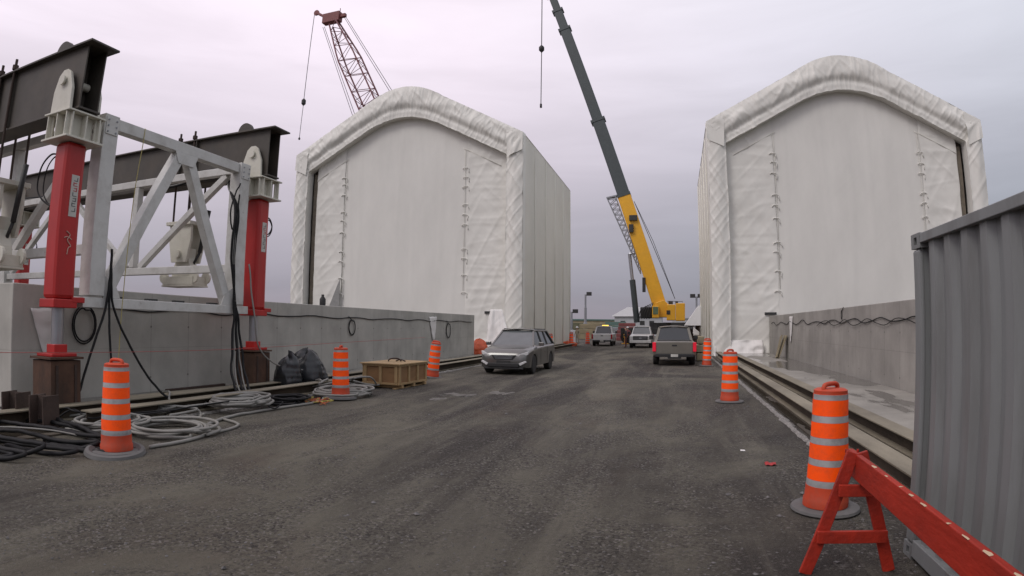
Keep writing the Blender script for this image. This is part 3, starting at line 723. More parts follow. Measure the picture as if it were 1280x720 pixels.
def hanger(x, y, label, top=4.62):
    r = thing('hanging_clevis', label, 'lifting clevis', (x, y, 2.85))
    for s in (-.3, .3):
        for t in (-.30, .30):
            if abs(t) > 0:
                b = MB(); b.lathe([(.03, top-2.85-.05), (.03, 7.0-2.85)], 8, (s, t, 0)); rod = b.build('rod', M_RUSTDK, r, smooth=True, auto=40)
                b = MB(); b.lathe([(.07, 7.0-2.85+.001), (.07, 7.1-2.85), (.032, 7.101-2.85), (.032, 7.24-2.85)], 8, (s, t, 0)); b.build('nut', M_RUSTDK, rod)
    H = top-2.85
    b = MB(); b.box((0, 0, H-.05), (1.0, .78, .10))
    b.prism([(-.42, H-.1), (-.42, H-.55), (-.30, H-1.15), (.30, H-1.15), (.46, H-.55), (.46, H-.1)], -.30, -.22)
    b.prism([(-.42, H-.1), (-.42, H-.55), (-.30, H-1.15), (.30, H-1.15), (.46, H-.55), (.46, H-.1)], .22, .30)
    b.build('upper_plates', M_CREAM, r, bevel=.006)
    b = MB(); b.lathe([(.12, 0), (.12, .78)], 18, (0, -.39, H-.92), axis='Y'); b.build('pin', M_CREAM, r, smooth=True, auto=40)
    b = MB(); b.prism([(-.28, H-.75), (.28, H-.75), (.24, .75), (.38, .42), (.42, .24), (-.42, .24), (-.38, .42), (-.24, .75)], -.14, .14); b.build('link', M_CREAM, r, bevel=.01)
    b = MB(); b.box((0, 0, .10), (1.25, .6, .24))
    for s in (-1, 1):
        for t in (-.24, .24): b.lathe([(.17, 0), (.17, .07)], 16, (s*.62, t-.035, .20), axis='Y')
    b.box((0, 0, -.045), (1.3, .62, .045)); b.build('foot_block', M_CREAM, r, bevel=.01)
    b = MB(); b.tube([(.5, .05, .9), (.75, .08, 2.1)], .06, 8); b.tube([(.5, .05, .9), (.25, .05, .55)], .04, 8); b.build('tilt_ram', M_DARK, r, smooth=True)
    return r
hanger(-13.15, 12.35, 'cream lifting clevis hanging on rods, seen through the truss in front of open sky')
hanger(-13.05, 6.60, 'cream lifting clevis hanging at the very edge of the picture beside the nearest jack')

# I-section stub stands
def stand(x, y, label, rz=0.0):
    r = thing('steel_stand', label, 'steel stand', (x, y, 0), rz, group='short rusty steel stands')
    for s in (-1, 1):
        b = MB(); b.box((s*.16, 0, .28), (.03, .36, .56)); b.build('flange', M_RUSTDK, r, bevel=.004)
    b = MB(); b.box((0, 0, .28), (.285, .025, .555)); b.build('web', M_RUSTDK, r)
    return r
stand(-10.25, 5.62, 'short dark rusty steel stand at the far end of the black hoses', .3)
stand(-9.55, 5.75, 'short dark rusty steel stand between the pedestal and the nearest drum', .2)

# ------------------------------------------------------------------ hoses and cables
def hose(name, label, pts, r, mtl, cat='hose', n=6, group=None, sub=7, parent=None):
    P = cr_spline(pts, sub)
    if r > .015: P = [p + Vector((nz(i*.35, r*900)*r*1.1, nz(i*.35, r*900+5)*r*1.1, abs(nz(i*.3, 7))*r*.6)) for i, p in enumerate(P)]
    b = MB(); b.tube(P, r, n); o = b.build(name, mtl, parent, smooth=True)
    if parent is None: tag(o, label, cat, group)
    return o
def coil(name, label, cx, cy, r0, r1, turns, rad, mtl, seed, tail=None, z=.02, group=None, cat='hose'):
    rr = random.Random(seed); pts = []
    n = turns*14
    for i in range(n+1):
        a = 2*PI*i/14; t = i//14
        k = 1 + .13*math.sin(t*2.3+seed) ; dx = .10*math.sin(t*1.9+seed*2); dy = .10*math.cos(t*1.3+seed)
        pts.append((cx+dx + (r0*k*(1+.12*nz(i*.23, seed)))*math.cos(a), cy+dy + (r1*k*(1+.12*nz(i*.21, seed+3)))*math.sin(a), z+rad + rad*1.3*(t % 4) + .02*rr.random()))
    if tail: pts += tail
    b = MB(); b.tube(cr_spline(pts, 3), rad, 7); return tag(b.build(name, mtl, smooth=True), label, cat, group)
coil('hose_coil', 'grey hose coil lying on the gravel just behind the nearest drum', -7.75, 7.0, .62, .62, 6, .026, M_CABLEG, 1, tail=[(-7.1, 7.5, .03), (-7.3, 8.2, .03), (-8.0, 8.5, .03)])
coil('hose_coil', 'grey hose coil at the foot of the hoses hanging from the far truss post', -8.65, 9.75, .50, .62, 9, .03, M_CABLEG, 2, z=.12)
coil('hose_coil', 'loose grey hose coil between the rusty stands and the nearest drum', -8.75, 6.55, .55, .62, 5, .026, M_CABLEG, 5, z=.05)
coil('hose_coil', 'tangled grey hose coil behind the second drum', -8.15, 13.15, .62, .75, 8, .03, M_CABLEG, 3, z=.03)
coil('hose_coil', 'small black hose coil in front of the black plastic bundle', -8.45, 11.1, .42, .40, 8, .026, M_CABLEB, 4, z=.02)
hose('hose', 'long grey hose curving along the gravel edge from the nearest drum', [(-7.0, 5.9, .03), (-6.95, 6.6, .03), (-7.15, 7.3, .03), (-7.75, 7.9, .03), (-8.05, 9.0, .03), (-8.0, 10.4, .03), (-7.9, 11.6, .03), (-8.2, 12.3, .04), (-8.6, 12.9, .05)], .03, M_CABLEG)
hose('hose', 'grey hose lying across the rail beams beside the nearest coil', [(-10.9, 9.6, .2), (-9.98, 9.0, .33), (-9.5, 8.6, .2), (-8.9, 8.7, .12), (-8.3, 8.2, .04), (-8.6, 7.6, .04), (-9.0, 7.3, .1)], .024, M_CABLEG)
rr = random.Random(12)
for k in range(9):
    pts = []
    for i in range(7):
        t = i/6
        pts.append((-12.0+.25*k*.3 + t*4.3 + rr.uniform(-.1, .1), 4.35+k*.17+.28*math.sin(t*4+k*.8)+rr.uniform(-.08, .08), .04+.05*(k % 3)+.04*rr.random()))
    pts.append((pts[-1][0]-.25, pts[-1][1]-.25, .035)); pts.append((pts[-1][0]-.9, pts[-1][1]-.12, .035))
    hose('hose', 'thick black hose in the heap of hoses beside the nearest drum', pts, .034, M_CABLEB, group='black hoses heaped by the rusty stands')
hose('hose', 'thin pale hose lying over the heap of black hoses', [(-9.3, 4.3, .2), (-8.9, 4.75, .22), (-8.3, 5.15, .2), (-7.9, 5.5, .1)], .014, M_CABLEG)
for k in range(6):
    x0 = -10.4+rr.uniform(0, 1.4); y0 = 5.2+rr.uniform(0, 2.5)
    pts = [(x0+rr.uniform(-.25, .25)+.32*i*(.6+.2*k/7), y0+.28*i*rr.uniform(.3, 1.5), .05+.22*rr.random()*(1 if x0 < -9 else .4)) for i in range(8)]
    hose('hose', ['thin black cable lying loose among the grey coils', 'grey hose lying loose between the rusty stands and the coils'][k % 2], pts, [.016, .024][k % 2], [M_CABLEB, M_CABLEG][k % 2], group=['loose black cables among the grey coils', 'loose grey hoses among the grey coils'][k % 2])
for k in range(5):
    pts = [(-9.3+.5*math.sin(k*2+i*.9)+.12*i, 13.1+.38*i+.2*math.cos(k+i), .10+.25*abs(math.sin(k+i*.7))*(i < 5)) for i in range(7)]
    hose('hose', 'grey hose spilling from the tangled coil beside the black bundles', pts, .028, M_CABLEG, group='grey hoses spilling beside the black bundles')
# hoses on the far girder and down the far post
for k in range(5):
    y = 12.35-.36-.035*k
    hose('hose', 'black hose draped along the farther girder and down the far truss post' if k % 2 == 0 else 'grey hose draped along the farther girder and down the far truss post',
         [(-22.2, y, 6.1-.05*k), (-19, y, 5.92-.05*k), (-16, y, 5.78+.03*k), (-13.5, y, 5.80-.05*k), (-12.0, y, 5.98-.04*k), (-11.2, 11.95, 5.80-.04*k), (-10.85, 11.5, 5.3), (-10.30, 11.33-.03*k, 4.6), (-10.27, 11.28-.025*k, 3.4), (-10.27, 11.32+.02*k, 2.2), (-10.2, 11.2+.08*k, 1.3), (-9.9, 10.9+.12*k, .5), (-9.2, 10.4+.1*k, .1)],
         (.034 if k % 2 == 0 else .022), M_CABLEB if k % 2 == 0 else M_CABLEG, group='hoses running down the far truss post (black)' if k % 2 == 0 else 'hoses running down the far truss post (grey)')
hose('hose', 'black hose hanging in a loop from the top of the far truss post', [(-10.30, 11.35, 5.3), (-10.24, 11.1, 4.9), (-10.24, 11.0, 4.5), (-10.24, 11.1, 4.1), (-10.25, 11.25, 4.3), (-10.25, 11.3, 5.0)], .02, M_CABLEB)
hose('hose', 'grey hose sagging from the far jack across the rusty pedestal', [(-10.2, 11.75, 3.3), (-10.0, 11.8, 2.0), (-9.95, 11.95, 1.2), (-9.9, 12.6, .75), (-9.75, 13.6, .55), (-9.6, 14.3, .4)], .02, M_CABLEG)
for k, (dx, dy, lab) in enumerate(((-.35, -.9, 'black hose hanging from the near truss post, trailing toward the nearest jack'), (0, -.05, 'black hose hanging straight down behind the nearest drum'), (.35, 1.0, 'black hose hanging from the near truss post, trailing away from the jack'))):
    hose('hose', lab, [(-10.28, 7.62, 3.2), (-10.27, 7.60+.02*k, 2.6), (-10.26, 7.63+dy*.12, 2.0), (-10.2+dx*.3, 7.65+dy*.45, 1.2), (-10.1+dx*.6, 7.7+dy*.8, .5), (-10.0+dx, 7.7+dy, .24)], .026, M_CABLEB)
hose('rope', 'thin yellow strap tied round the top chord and hanging down the truss', [(-10.38, 8.25, 5.84), (-10.36, 8.22, 5.45), (-10.3, 8.10, 4.6), (-10.28, 8.02, 3.4), (-10.26, 7.95, 2.4), (-10.24, 7.9, 1.9), (-10.2, 7.8, .6)], .009, M_CABLEY, cat='rope', n=5)
hose('string_line', 'thin red string line stretched in front of the left concrete wall', [(-10.0, 3.2, 1.28), (-10.0, 6.3, 1.22), (-9.97, 9.5, 1.19), (-10.0, 12.0, 1.2), (-10.2, 16.5, 1.25), (-10.7, 24, 1.3)], .0055, M_STRING, cat='string', n=4)
# hanging bundles on walls
def wall_cable(label, x, ys, z, sag, rad, seed, amp):
    pts = []; y = ys[0]; i = 0
    while y < ys[1]:
        pts.append((x, y, z + amp*math.sin(i*1.9+seed) + sag*nz(y*.8, seed))); y += .8+.3*abs(nz(i*3.3, seed)); i += 1
    hose('wall_cable', label, pts, rad, M_CABLEB, cat='cable', n=5, sub=5)
wall_cable('black cable looping along the upper part of the wall under the gantry', -11.47, (8.0, 32.6), 2.06, .06, .018, 1.0, .04)
wall_cable('black cable hanging in waves along the wall past the shipping container', 5.97, (6.5, 37.5), 2.02, .1, .016, 2.0, .09)
wall_cable('second thin black cable crossing the wavy cable on the wall past the shipping container', 5.95, (8.5, 26), 1.97, .1, .012, 4.1, .11)
def cable_loop(x, y, z, ry, rz_, label, n=2, rad=.014):
    pts = []
    for i in range(n*12+1):
        a = 2*PI*i/12+PI/2; k = 1-.12*(i//12); pts.append((x+.01*(i//12), y+ry*k*math.cos(a), z+rz_*k*math.sin(a)))
    pts.append((x, y-.25, z+rz_+.1))
    b = MB(); b.tube(cr_spline(pts, 2), rad, 5); tag(b.build('cable_loop', M_CABLEB, smooth=True), label, 'cable loop')
cable_loop(-11.44, 7.85, 1.70, .30, .40, 'large black cable loop on the wall beside the nearest jack', 2, .018)
cable_loop(-11.45, 19.0, 1.72, .24, .30, 'black cable loop on the wall above the second drum')
cable_loop(-11.45, 28.6, 1.58, .32, .40, 'black cable loop on the wall between the white cloth and the orange tarpaulin')
cable_loop(5.97, 21.5, 2.25, .06, .16, 'tiny black cable hook at the top of the wall past the container', 1, .012)

def cloth(label, x, y, w, h, z0, seed, s=1):
    b = MB()
    def fn(u, v):
        ww = w*(.25+.75*v)
        return (x + s*(.03+.05*abs(nz(u*4, v*3, seed))), y+(u-.5)*ww + .12*(1-v)*w, z0+h*v + .05*nz(u*3, 1, seed))
    b.grid(fn, 10, 14); tag(b.build('white_cloth', M_SHEET, smooth=True, solid=.006), label, 'cloth')
cloth('white sheet scrap hanging on the wall beside the nearest jack', -11.5, 6.95, .75, 1.05, .95, 1)
cloth('white sheet scrap hanging on the wall above the leaning drum', -11.5, 26.6, .95, 1.15, 1.1, 2)
cloth('white sheet scrap hanging on the wall above the leaning boards', 6.0, 31.0, .9, 1.3, 1.05, 3, -1)
# boards leaning on the right wall
for k, lab in enumerate(('plywood board leaning steeply on the wall below the white scrap', 'plank leaning aslant on the wall in front of the plywood board')):
    b = MB(); b.box((0, 0, .62), (.05, .75-.35*k, 1.24)); o = b.build('leaning_board', M_FARTAN, bevel=.004)
    o.location = (5.48-.12*k, 32.2-.25*k, .21); o.rotation_euler = (R(-16*k), R(20-4*k), 0); tag(o, lab, 'board')
# small black bottle on the left wall
b = MB(); b.lathe([(.10, 0), (.11, .05), (.11, .24), (.05, .33), (.05, .40)], 14, (-11.9, 17.7, 2.46)); tag(b.build('black_canister', M_TRIM, smooth=True, auto=40), 'small black canister standing on top of the left concrete wall', 'canister')
# timber on the pad
def plank(label, a, b_, w, t, mtl=M_PINE):
    b = MB(); b.bar(a, b_, w, t); tag(b.build('timber_plank', mtl, bevel=.004), label, 'plank')
plank('weathered flat timber plank lying on the pad under the gantry', (-10.75, 8.4, .19), (-10.55, 12.0, .19), .35, .05, M_BEAM)
plank('short dark timber lying on the pad against the left wall', (-11.1, 9.9, .2), (-11.0, 11.8, .21), .09, .07, M_RUSTDK)

# ------------------------------------------------------------------ black plastic bundle
def bundle(label, cx, cy, w, d, h, seed, rz=0, name='plastic_bundle', mtl=M_BLACKPL, cat='plastic bundle', z0=0, sharp=1.0, peak=0.0):
    b = MB(); nu, nv = 60, 34
    def fn(u, v):
        a = 2*PI*u; ca, sa = math.cos(a), math.sin(a)
        rr_ = (1-v**2.8)**.55
        k = 1+.34*nz(ca*1.3, sa*1.3+seed, v*1.2)*sharp + .16*abs(nz(ca*3.4, sa*3.4, v*1.4+seed)) - .05*abs(nz(ca*8, sa*8, v*2+seed))
        z = h*(v**.95)*(1+.20*nz(ca*1.2+seed, sa*1.2, v*1.5)*sharp)
        lean = peak*v*v*w
        return (w/2*rr_*k*ca + lean + .03*nz(z*9, a, seed), d/2*rr_*k*sa + .03*nz(z*7, a+4, seed), max(0, z))
    b.grid(fn, nu, nv); o = b.build(name, mtl, smooth=True, auto=32); o.location = (cx, cy, z0); o.rotation_euler = (0, 0, rz); return tag(o, label, cat)
bundle('crumpled black plastic bundle, the upright one farther from the rusty pedestal', -9.85, 13.95, 1.05, .8, 1.0, 2.2, .4, z0=.05)
bundle('crumpled black plastic bundle slumped against the rusty pedestal', -9.85, 13.05, .75, .8, .95, 6.1, .2, z0=.05)
bundle('orange tarpaulin bundle at the end of the left concrete wall', -11.45, 33.6, 1.15, 1.2, 1.05, 9.0, 0, name='orange_tarpaulin', mtl=M_OTARP, cat='tarpaulin')
b = MB(); rq = random.Random(9)
for k in range(26):
    x, y = -8.05+rq.uniform(-.38, .38), 11.75+rq.uniform(-.35, .35); b.mi = k % 2
    b.tube(cr_spline([(x, y, .03), (x+rq.uniform(-.2, .2), y+rq.uniform(-.15, .15), .05+rq.random()*.07), (x+rq.uniform(-.3, .3), y+rq.uniform(-.25, .25), .03)], 4), .010, 4)
tag(b.build('netting_heap', [mat('orange_net_cord', (.45, .12, .05), .8), mat('yellow_net_cord', (.42, .38, .10), .8)]), 'small tangle of orange and yellow netting in front of the black bundles', 'netting')

# ------------------------------------------------------------------ traffic drums
def make_drum(label):
    r = thing('traffic_drum', label, 'traffic drum', group='orange and grey traffic drums')
    b = MB()
    edges = [(.235, .10), (.228, .27), (.222, .275)]
    prof = [(.232, .055), (.232, .13), (.220, .15), (.214, .27)]; mts = [1, 1, 1]
    bands = [(2, .070), (0, .145), (2, .068), (0, .148), (2, .068), (0, .148), (2, .068), (0, .155), (2, .055)]
    z = .27; rad = .212
    for m_, h in bands:
        r2 = rad - .0035
        prof += [(rad-.001, z+.001), (r2, z+h-.002)]; mts += [1, m_]; z += h; rad = r2-.0005
    prof += [(rad-.004, z+.002), (rad-.004, z+.035), (rad-.03, z+.05), (.02, z+.05)]; mts += [1, 1, 1, 1]
    b.lathe(prof, 28, mats=mts[:len(prof)-1] + [1]*(len(prof)-len(mts))); b.build('drum_body', [M_ORANGE, M_ORANGED, M_SILVER], r, smooth=True, auto=35)
    zt = z+.045
    b = MB(); b.tube(cr_spline([(-.13, 0, zt-.02), (-.125, 0, zt+.025), (-.08, 0, zt+.048), (.08, 0, zt+.048), (.125, 0, zt+.025), (.13, 0, zt-.02)], 4), .024, 8); b.build('handle', M_ORANGED, r, smooth=True)
    b = MB(); b.lathe([(.34, 0), (.36, .02), (.35, .045), (.29, .06), (.225, .05)], 30); b.build('rubber_base', M_BASEG, r, smooth=True, auto=50)
    return r
D = make_drum('orange traffic drum nearest the camera on the hose side, ringed by pale tyres'); D.location = (-7.14, 5.42, 0); D.rotation_euler = (R(-1), R(0), 0)
# second loose ring on the nearest-left drum
b = MB(); b.lathe([(.38, 0), (.43, .03), (.41, .08), (.36, .09), (.31, .05), (.31, 0)], 30, cap=False); o = b.build('ballast_ring', M_BASEG, smooth=True, auto=50); o.location = (-7.10, 5.36, .0); o.rotation_euler = (R(3), R(5), 0)
tag(o, 'flat grey rubber ring around the foot of the nearest hose-side drum', 'ballast ring', 'grey ballast rings')
o2 = o.copy(); C.objects.link(o2); o2.location = (-7.87, 12.5, .0); o2.rotation_euler = (R(-2), 0, 0); o2['label'] = 'flat grey rubber ring around the foot of the drum standing in the tangled coil'
dups = [((-7.87, 12.55, .02), 'orange traffic drum standing in the tangled grey coil before the crate', 0),
        ((-8.33, 19.3, 0), 'tilted orange traffic drum just past the wooden crate', (R(0), R(7), 0)),
        ((1.37, 14.95, 0), 'orange traffic drum alone on the container side, mid-way to the hall', 0),
        ((1.59, 6.12, 0), 'large orange traffic drum right behind the red barricade, with scuffed bands', 0),
        ((1.50, 28.5, 0), 'orange traffic drum beside the parked grey pickup', (0, R(2), 0)),
        ((-8.80, 41.5, 0), 'orange traffic drum half hidden behind the grey suv', 0),
        ((-9.2, 52.5, 0), 'orange traffic drum near the far corner of the left hall, at its skirt', 0),
        ((-8.9, 60.5, 0), 'orange traffic drum beside the white pickup at the far left', 0)]
for loc, lab, rot in dups:
    c = dup(D, loc, lab, rot=(rot if rot else (0, 0, rnd.uniform(0, 6))))
for c in [o for o in bpy.data.objects if o.name.startswith('drum_body')]:
    me = c.data.copy() if c.users >= 0 else c.data; c.data = me; sd_ = hash(c.name) % 97; dr_ = random.Random(len(c.name)*7 + int(c.name[-3:]) if c.name[-3:].isdigit() else 3)
    near = c.parent is not None and abs(c.parent.location.x-1.59) < .01
    for v in me.vertices:
        r_ = math.hypot(v.co.x, v.co.y)
        if r_ > .1 and v.co.z < 1.2:
            k = 1 + .035*noise.noise(Vector((v.co.x*4+dr_.random()*.02, v.co.y*4+c.parent.location.y, v.co.z*1.6)))
            v.co.x *= k; v.co.y *= k
    for p in me.polygons:
        a = math.atan2(p.center.y, p.center.x)
        if near and p.material_index == 2 and p.center.z > 1.12 and -1.9 < a-.0 < -.6: p.material_index = 1
bundle('low orange plastic barrier slumped at the foot of the far drum', -9.6, 53.4, 1.5, .8, .5, 1.3, 0, name='orange_barrier_heap', mtl=M_OTARP, cat='barrier')

# ------------------------------------------------------------------ wooden crate
r = thing('wooden_crate', 'pale wooden crate with battened sides and a dark rope handle on its lid', 'crate', (-8.18, 16.15, 0), R(-3))
W, DP, HT = 1.22, 1.75, .58
b = MB(); b.box((0, 0, .12+HT/2), (W-.04, DP-.04, HT)); b.build('panel', M_PLY, r)
for sx in (-1, 1):
    for i in range(4):
        b = MB(); b.box((sx*(W/2), -DP/2+.06+i*(DP-.12)/3, .12+HT/2), (.045, .09, HT-.12)); b.build('batten', M_PINE, r, bevel=.004)
    for z in (.145, .12+HT-.03):
        b = MB(); b.box((sx*(W/2+.001), 0, z), (.05, DP+.02, .06)); b.build('rail', M_PINE, r, bevel=.004)
for sy in (-1, 1):
    for i in range(3):
        b = MB(); b.box((-W/2+.09+i*(W-.18)/2, sy*(DP/2), .12+HT/2), (.09, .043, HT-.12)); b.build('batten', M_PINE, r, bevel=.004)
    for z in (.146, .12+HT-.031):
        b = MB(); b.box((0, sy*(DP/2+.002), z), (W-.06, .048, .06)); b.build('rail', M_PINE, r, bevel=.004)
b = MB(); b.box((0, 0, .12+HT+.012), (W+.14, DP+.14, .035)); b.build('lid', M_PINE, r, bevel=.004)
for y in (-.72, 0, .72):
    b = MB(); b.box((0, y, .062), (W+.10, .10, .085)); b.build('skid', M_PINE, r, bevel=.004)
for x in (-.5, .5):
    b = MB(); b.box((x, 0, .013), (.12, DP+.16, .022)); b.build('runner', M_PINE, r, bevel=.003)
b = MB(); b.tube(cr_spline([(-.2, -.1, .74), (-.17, -.08, .80), (-.05, -.04, .83), (.1, .0, .82), (.18, .03, .75)], 4), .022, 6); b.tube(cr_spline([(-.1, .2, .74), (.1, .12, .79), (.28, .1, .75)], 4), .02, 6); b.build('rope_handle', M_RUSTDK, r, smooth=True)

# ------------------------------------------------------------------ shipping container
r = thing('shipping_container', 'grey corrugated steel shipping container cut off by the picture edge', 'container', (1.97, -1.17, 0))
CL, CW, CH = 6.06, 2.44, 2.59
def corr(length, depth=.046, pitch=.278):
    pts = [(0.0, 0.0)]; y = .07
    while y < length-.12:
        pts += [(y, 0.0), (y+.05, depth), (y+.05+.085, depth), (y+.185, 0.0)]; y += pitch
    pts.append((length, 0.0)); return pts
for sx, x0 in ((1, .035), (-1, CW-.035)):
    b = MB(); c = corr(CL-.30)
    b.add([(x0+sx*d, .15+y, z) for z in (.16, CH-.06) for y, d in c], [(i, i+1, len(c)+i+1, len(c)+i) for i in range(len(c)-1)])
    b.build('side_panel', M_CONT, r, solid=.003)
    b = MB(); b.box((x0-sx*.005, CL/2, CH-.045), (.06, CL-.36, .075)); b.build('top_rail', M_CONT, r, bevel=.006)
    b = MB(); b.box((x0-sx*.002, CL/2, .10), (.07, CL-.36, .135)); b.build('bottom_rail', M_CONT, r, bevel=.006)
b = MB(); c = corr(CW-.3)
b.add([(.15+y, CL-.035-d, z) for z in (.16, CH-.06) for y, d in c], [(i, i+1, len(c)+i+1, len(c)+i) for i in range(len(c)-1)]); b.build('end_panel', M_CONT, r, solid=.003)
for s in (0, 1):
    b = MB(); b.box((CW*.25+s*CW*.5, .05, CH/2), (CW/2-.08, .05, CH-.3)); dr = b.build('door', M_CONT, r, bevel=.01)
    b = MB(); b.tube([(CW*.35+s*CW*.3, .01, .2), (CW*.35+s*CW*.3, .01, CH-.2)], .017, 8); b.build('lock_rod', M_GALV, dr)
b = MB(); b.box((CW/2, CL/2, CH-.03), (CW-.1, CL-.1, .02)); b.build('roof_panel', M_CONT, r)
b = MB(); b.box((CW/2, CL/2, .12), (CW-.16, CL-.1, .06)); b.build('floor_panel', M_RUSTDK, r)
for yy in (.03, CL-.03):
    b = MB(); b.box((CW/2, yy, CH-.05), (CW-.36, .06, .09)); b.build('end_rail', M_CONT, r, bevel=.005)
    b = MB(); b.box((CW/2, yy, .08), (CW-.36, .06, .12)); b.build('end_rail', M_CONT, r, bevel=.005)
for x in (0, CW):
    for y in (0, CL):
        sx = 1 if x == 0 else -1; sy = 1 if y == 0 else -1
        b = MB(); b.box((x+sx*.055, y+sy*.075, CH/2), (.10, .14, CH-.25)); b.build('corner_post', M_CONT, r, bevel=.02)
        for z in (0, CH-.118):
            # casting as a hollow-faced block: four bars round an oval hole on the long side
            b = MB(); cx_, cy_ = x+sx*.081, y+sy*.089
            for (dy, dz, ly, lz) in ((-.06, 0, .058, .118), (.06, 0, .058, .118), (0, -.044, .062, .03), (0, .044, .062, .03)):
                b.box((cx_, cy_+dy, z+.059+dz), (.162, ly, lz))
            cs = b.build('corner_casting', M_CONT, r)
            b = MB(); b.box((cx_+sx*.02, cy_, z+.059), (.11, .06, .056)); b.build('casting_hole', M_DARK, cs)  # dark block stands in for the shade inside the hole
b = MB()
for z in (1.50, 1.56, 1.61): b.tube([(.030, 4.08, z), (.030, 4.1, z+.10)], .006, 5)
b.build('scratch_mark', M_RUSTDK, r)

# ------------------------------------------------------------------ red barricade
r = thing('barricade', 'red wooden sawhorse barricade with chipped rail beside the container', 'barricade', (1.35, 4.45, 0))
b = MB(); b.bar((.055, .28, .82), (.02, -3.4, .82), .045, .19)
rail = b.build('rail', M_BARRIER, r, bevel=.006)
b = MB(); rr = random.Random(5)
for k in range(9):
    y = -.35 - k*.24 - rr.random()*.08; x = .053 + .035/3.68*(y-.28) - .022 + rr.random()*.01
    w = rr.uniform(.010, .022); l_ = rr.uniform(.02, .09)
    b.add([(x-.004, y, .9162), (x+w, y+.01, .9162), (x+w*1.2, y+l_*.5, .9162), (x+w*.5, y+l_, .9162), (x-.004, y+l_*.8, .9162)], [(0, 1, 2, 3, 4)])
b.build_each('paint_chip', M_CHIP, rail)
for yf in (0, -3.1):
    for s in (-1, 1):
        b = MB(); b.bar((.03+s*.0+ (.045 if s > 0 else -.02), yf+.06-.05*s*0, .93), (.03+s*.335, yf+.03+.02*s, .0), .095, .035, up=(0, 1, 0)); b.build('leg', M_BARRIER, r, bevel=.005)
    b = MB(); b.box((.03, yf-.005, .655), (.26, .035, .09)); b.build('upper_brace', M_BARRIER, r, bevel=.005)
    b = MB(); b.box((.03, yf-.012, .30), (.54, .035, .095)); b.build('lower_brace', M_BARRIER, r, bevel=.005)
    b = MB()
    for s in (-.06, .03): b.lathe([(.010, 0), (.010, .025)], 8, (s+.03, yf+.1, .92)); 
    b.build_each('bolt', M_BARRIER, r)

# ------------------------------------------------------------------ vehicles
def wheel(parent, x, y, rad, w, name='wheel', rim=M_RIM):
    s = 1 if x > 0 else -1
    o = bpy.data.objects.new(name, None)
    b = MB(); b.lathe([(rad*.62, -w/2), (rad*.92, -w/2), (rad, -w/2+.03), (rad, w/2-.03), (rad*.92, w/2), (rad*.62, w/2)], 28, (x, y, rad), axis='X'); t = b.build(name, M_TYRE, parent, smooth=True, auto=35)
    b = MB(); b.lathe([(rad*.63, -w/2+.03), (rad*.60, w/2-.02 if s > 0 else -w/2+.02), (rad*.2, w/2-.05 if s > 0 else -w/2+.05)], 20, (x, y, rad), axis='X')
    for k in range(5):
        a = 2*PI*k/5; b.bar((x+s*(w/2-.035), y, rad), (x+s*(w/2-.03), y+rad*.58*math.cos(a), rad+rad*.58*math.sin(a)), .05, .05, up=(1, 0, 0))
    b.build('rim', rim, t, smooth=False); bpy.data.objects.remove(o)
    return t
def car_body(parent, stations, mtl, arches, zs, bot=.28, name='body'):
    """stations: list of (y, half width, top z, shoulder z). arches: list of (y, r)."""
    ys = []; y0, y1 = stations[0][0], stations[-1][0]; n = 90
    for i in range(n+1): ys.append(y0+(y1-y0)*i/n)
    def ip(y, k):
        for a, b_ in zip(stations[:-1], stations[1:]):
            if a[0] <= y <= b_[0]+1e-9:
                t = (y-a[0])/(b_[0]-a[0]) if b_[0] > a[0] else 0; return a[k]+(b_[k]-a[k])*t
        return stations[-1][k]
    P = []; ring = 14
    for y in ys:
        w = ip(y, 1); zt = ip(y, 2); zs_ = ip(y, 3); zb = ip(y, 4) if len(stations[0]) > 4 else bot
        for ya, ra in arches:
            if abs(y-ya) < ra: zb = max(zb, zs + math.sqrt(ra*ra-(y-ya)**2))
        zb = min(zb, zs_-.08)
        half = [(w-.06, zb), (w-.015, zb+.02), (w, zb+(zs_-zb)*.45), (w-.01, zs_-.05), (w-.05, zs_), (w-.14, zs_+(zt-zs_)*.75), (w-.30, zt)]
        P += [(x, y, z) for x, z in half] + [(-x, y, z) for x, z in reversed(half)]
    b = MB(); F = []
    for i in range(n):
        for k in range(ring):
            k2 = (k+1) % ring; F.append((i*ring+k, i*ring+k2, (i+1)*ring+k2, (i+1)*ring+k))
    F.append(tuple(range(ring))); F.append(tuple(n*ring+k for k in range(ring)))
    b.add(P, F); return b.build(name, mtl, parent, smooth=True, auto=28)
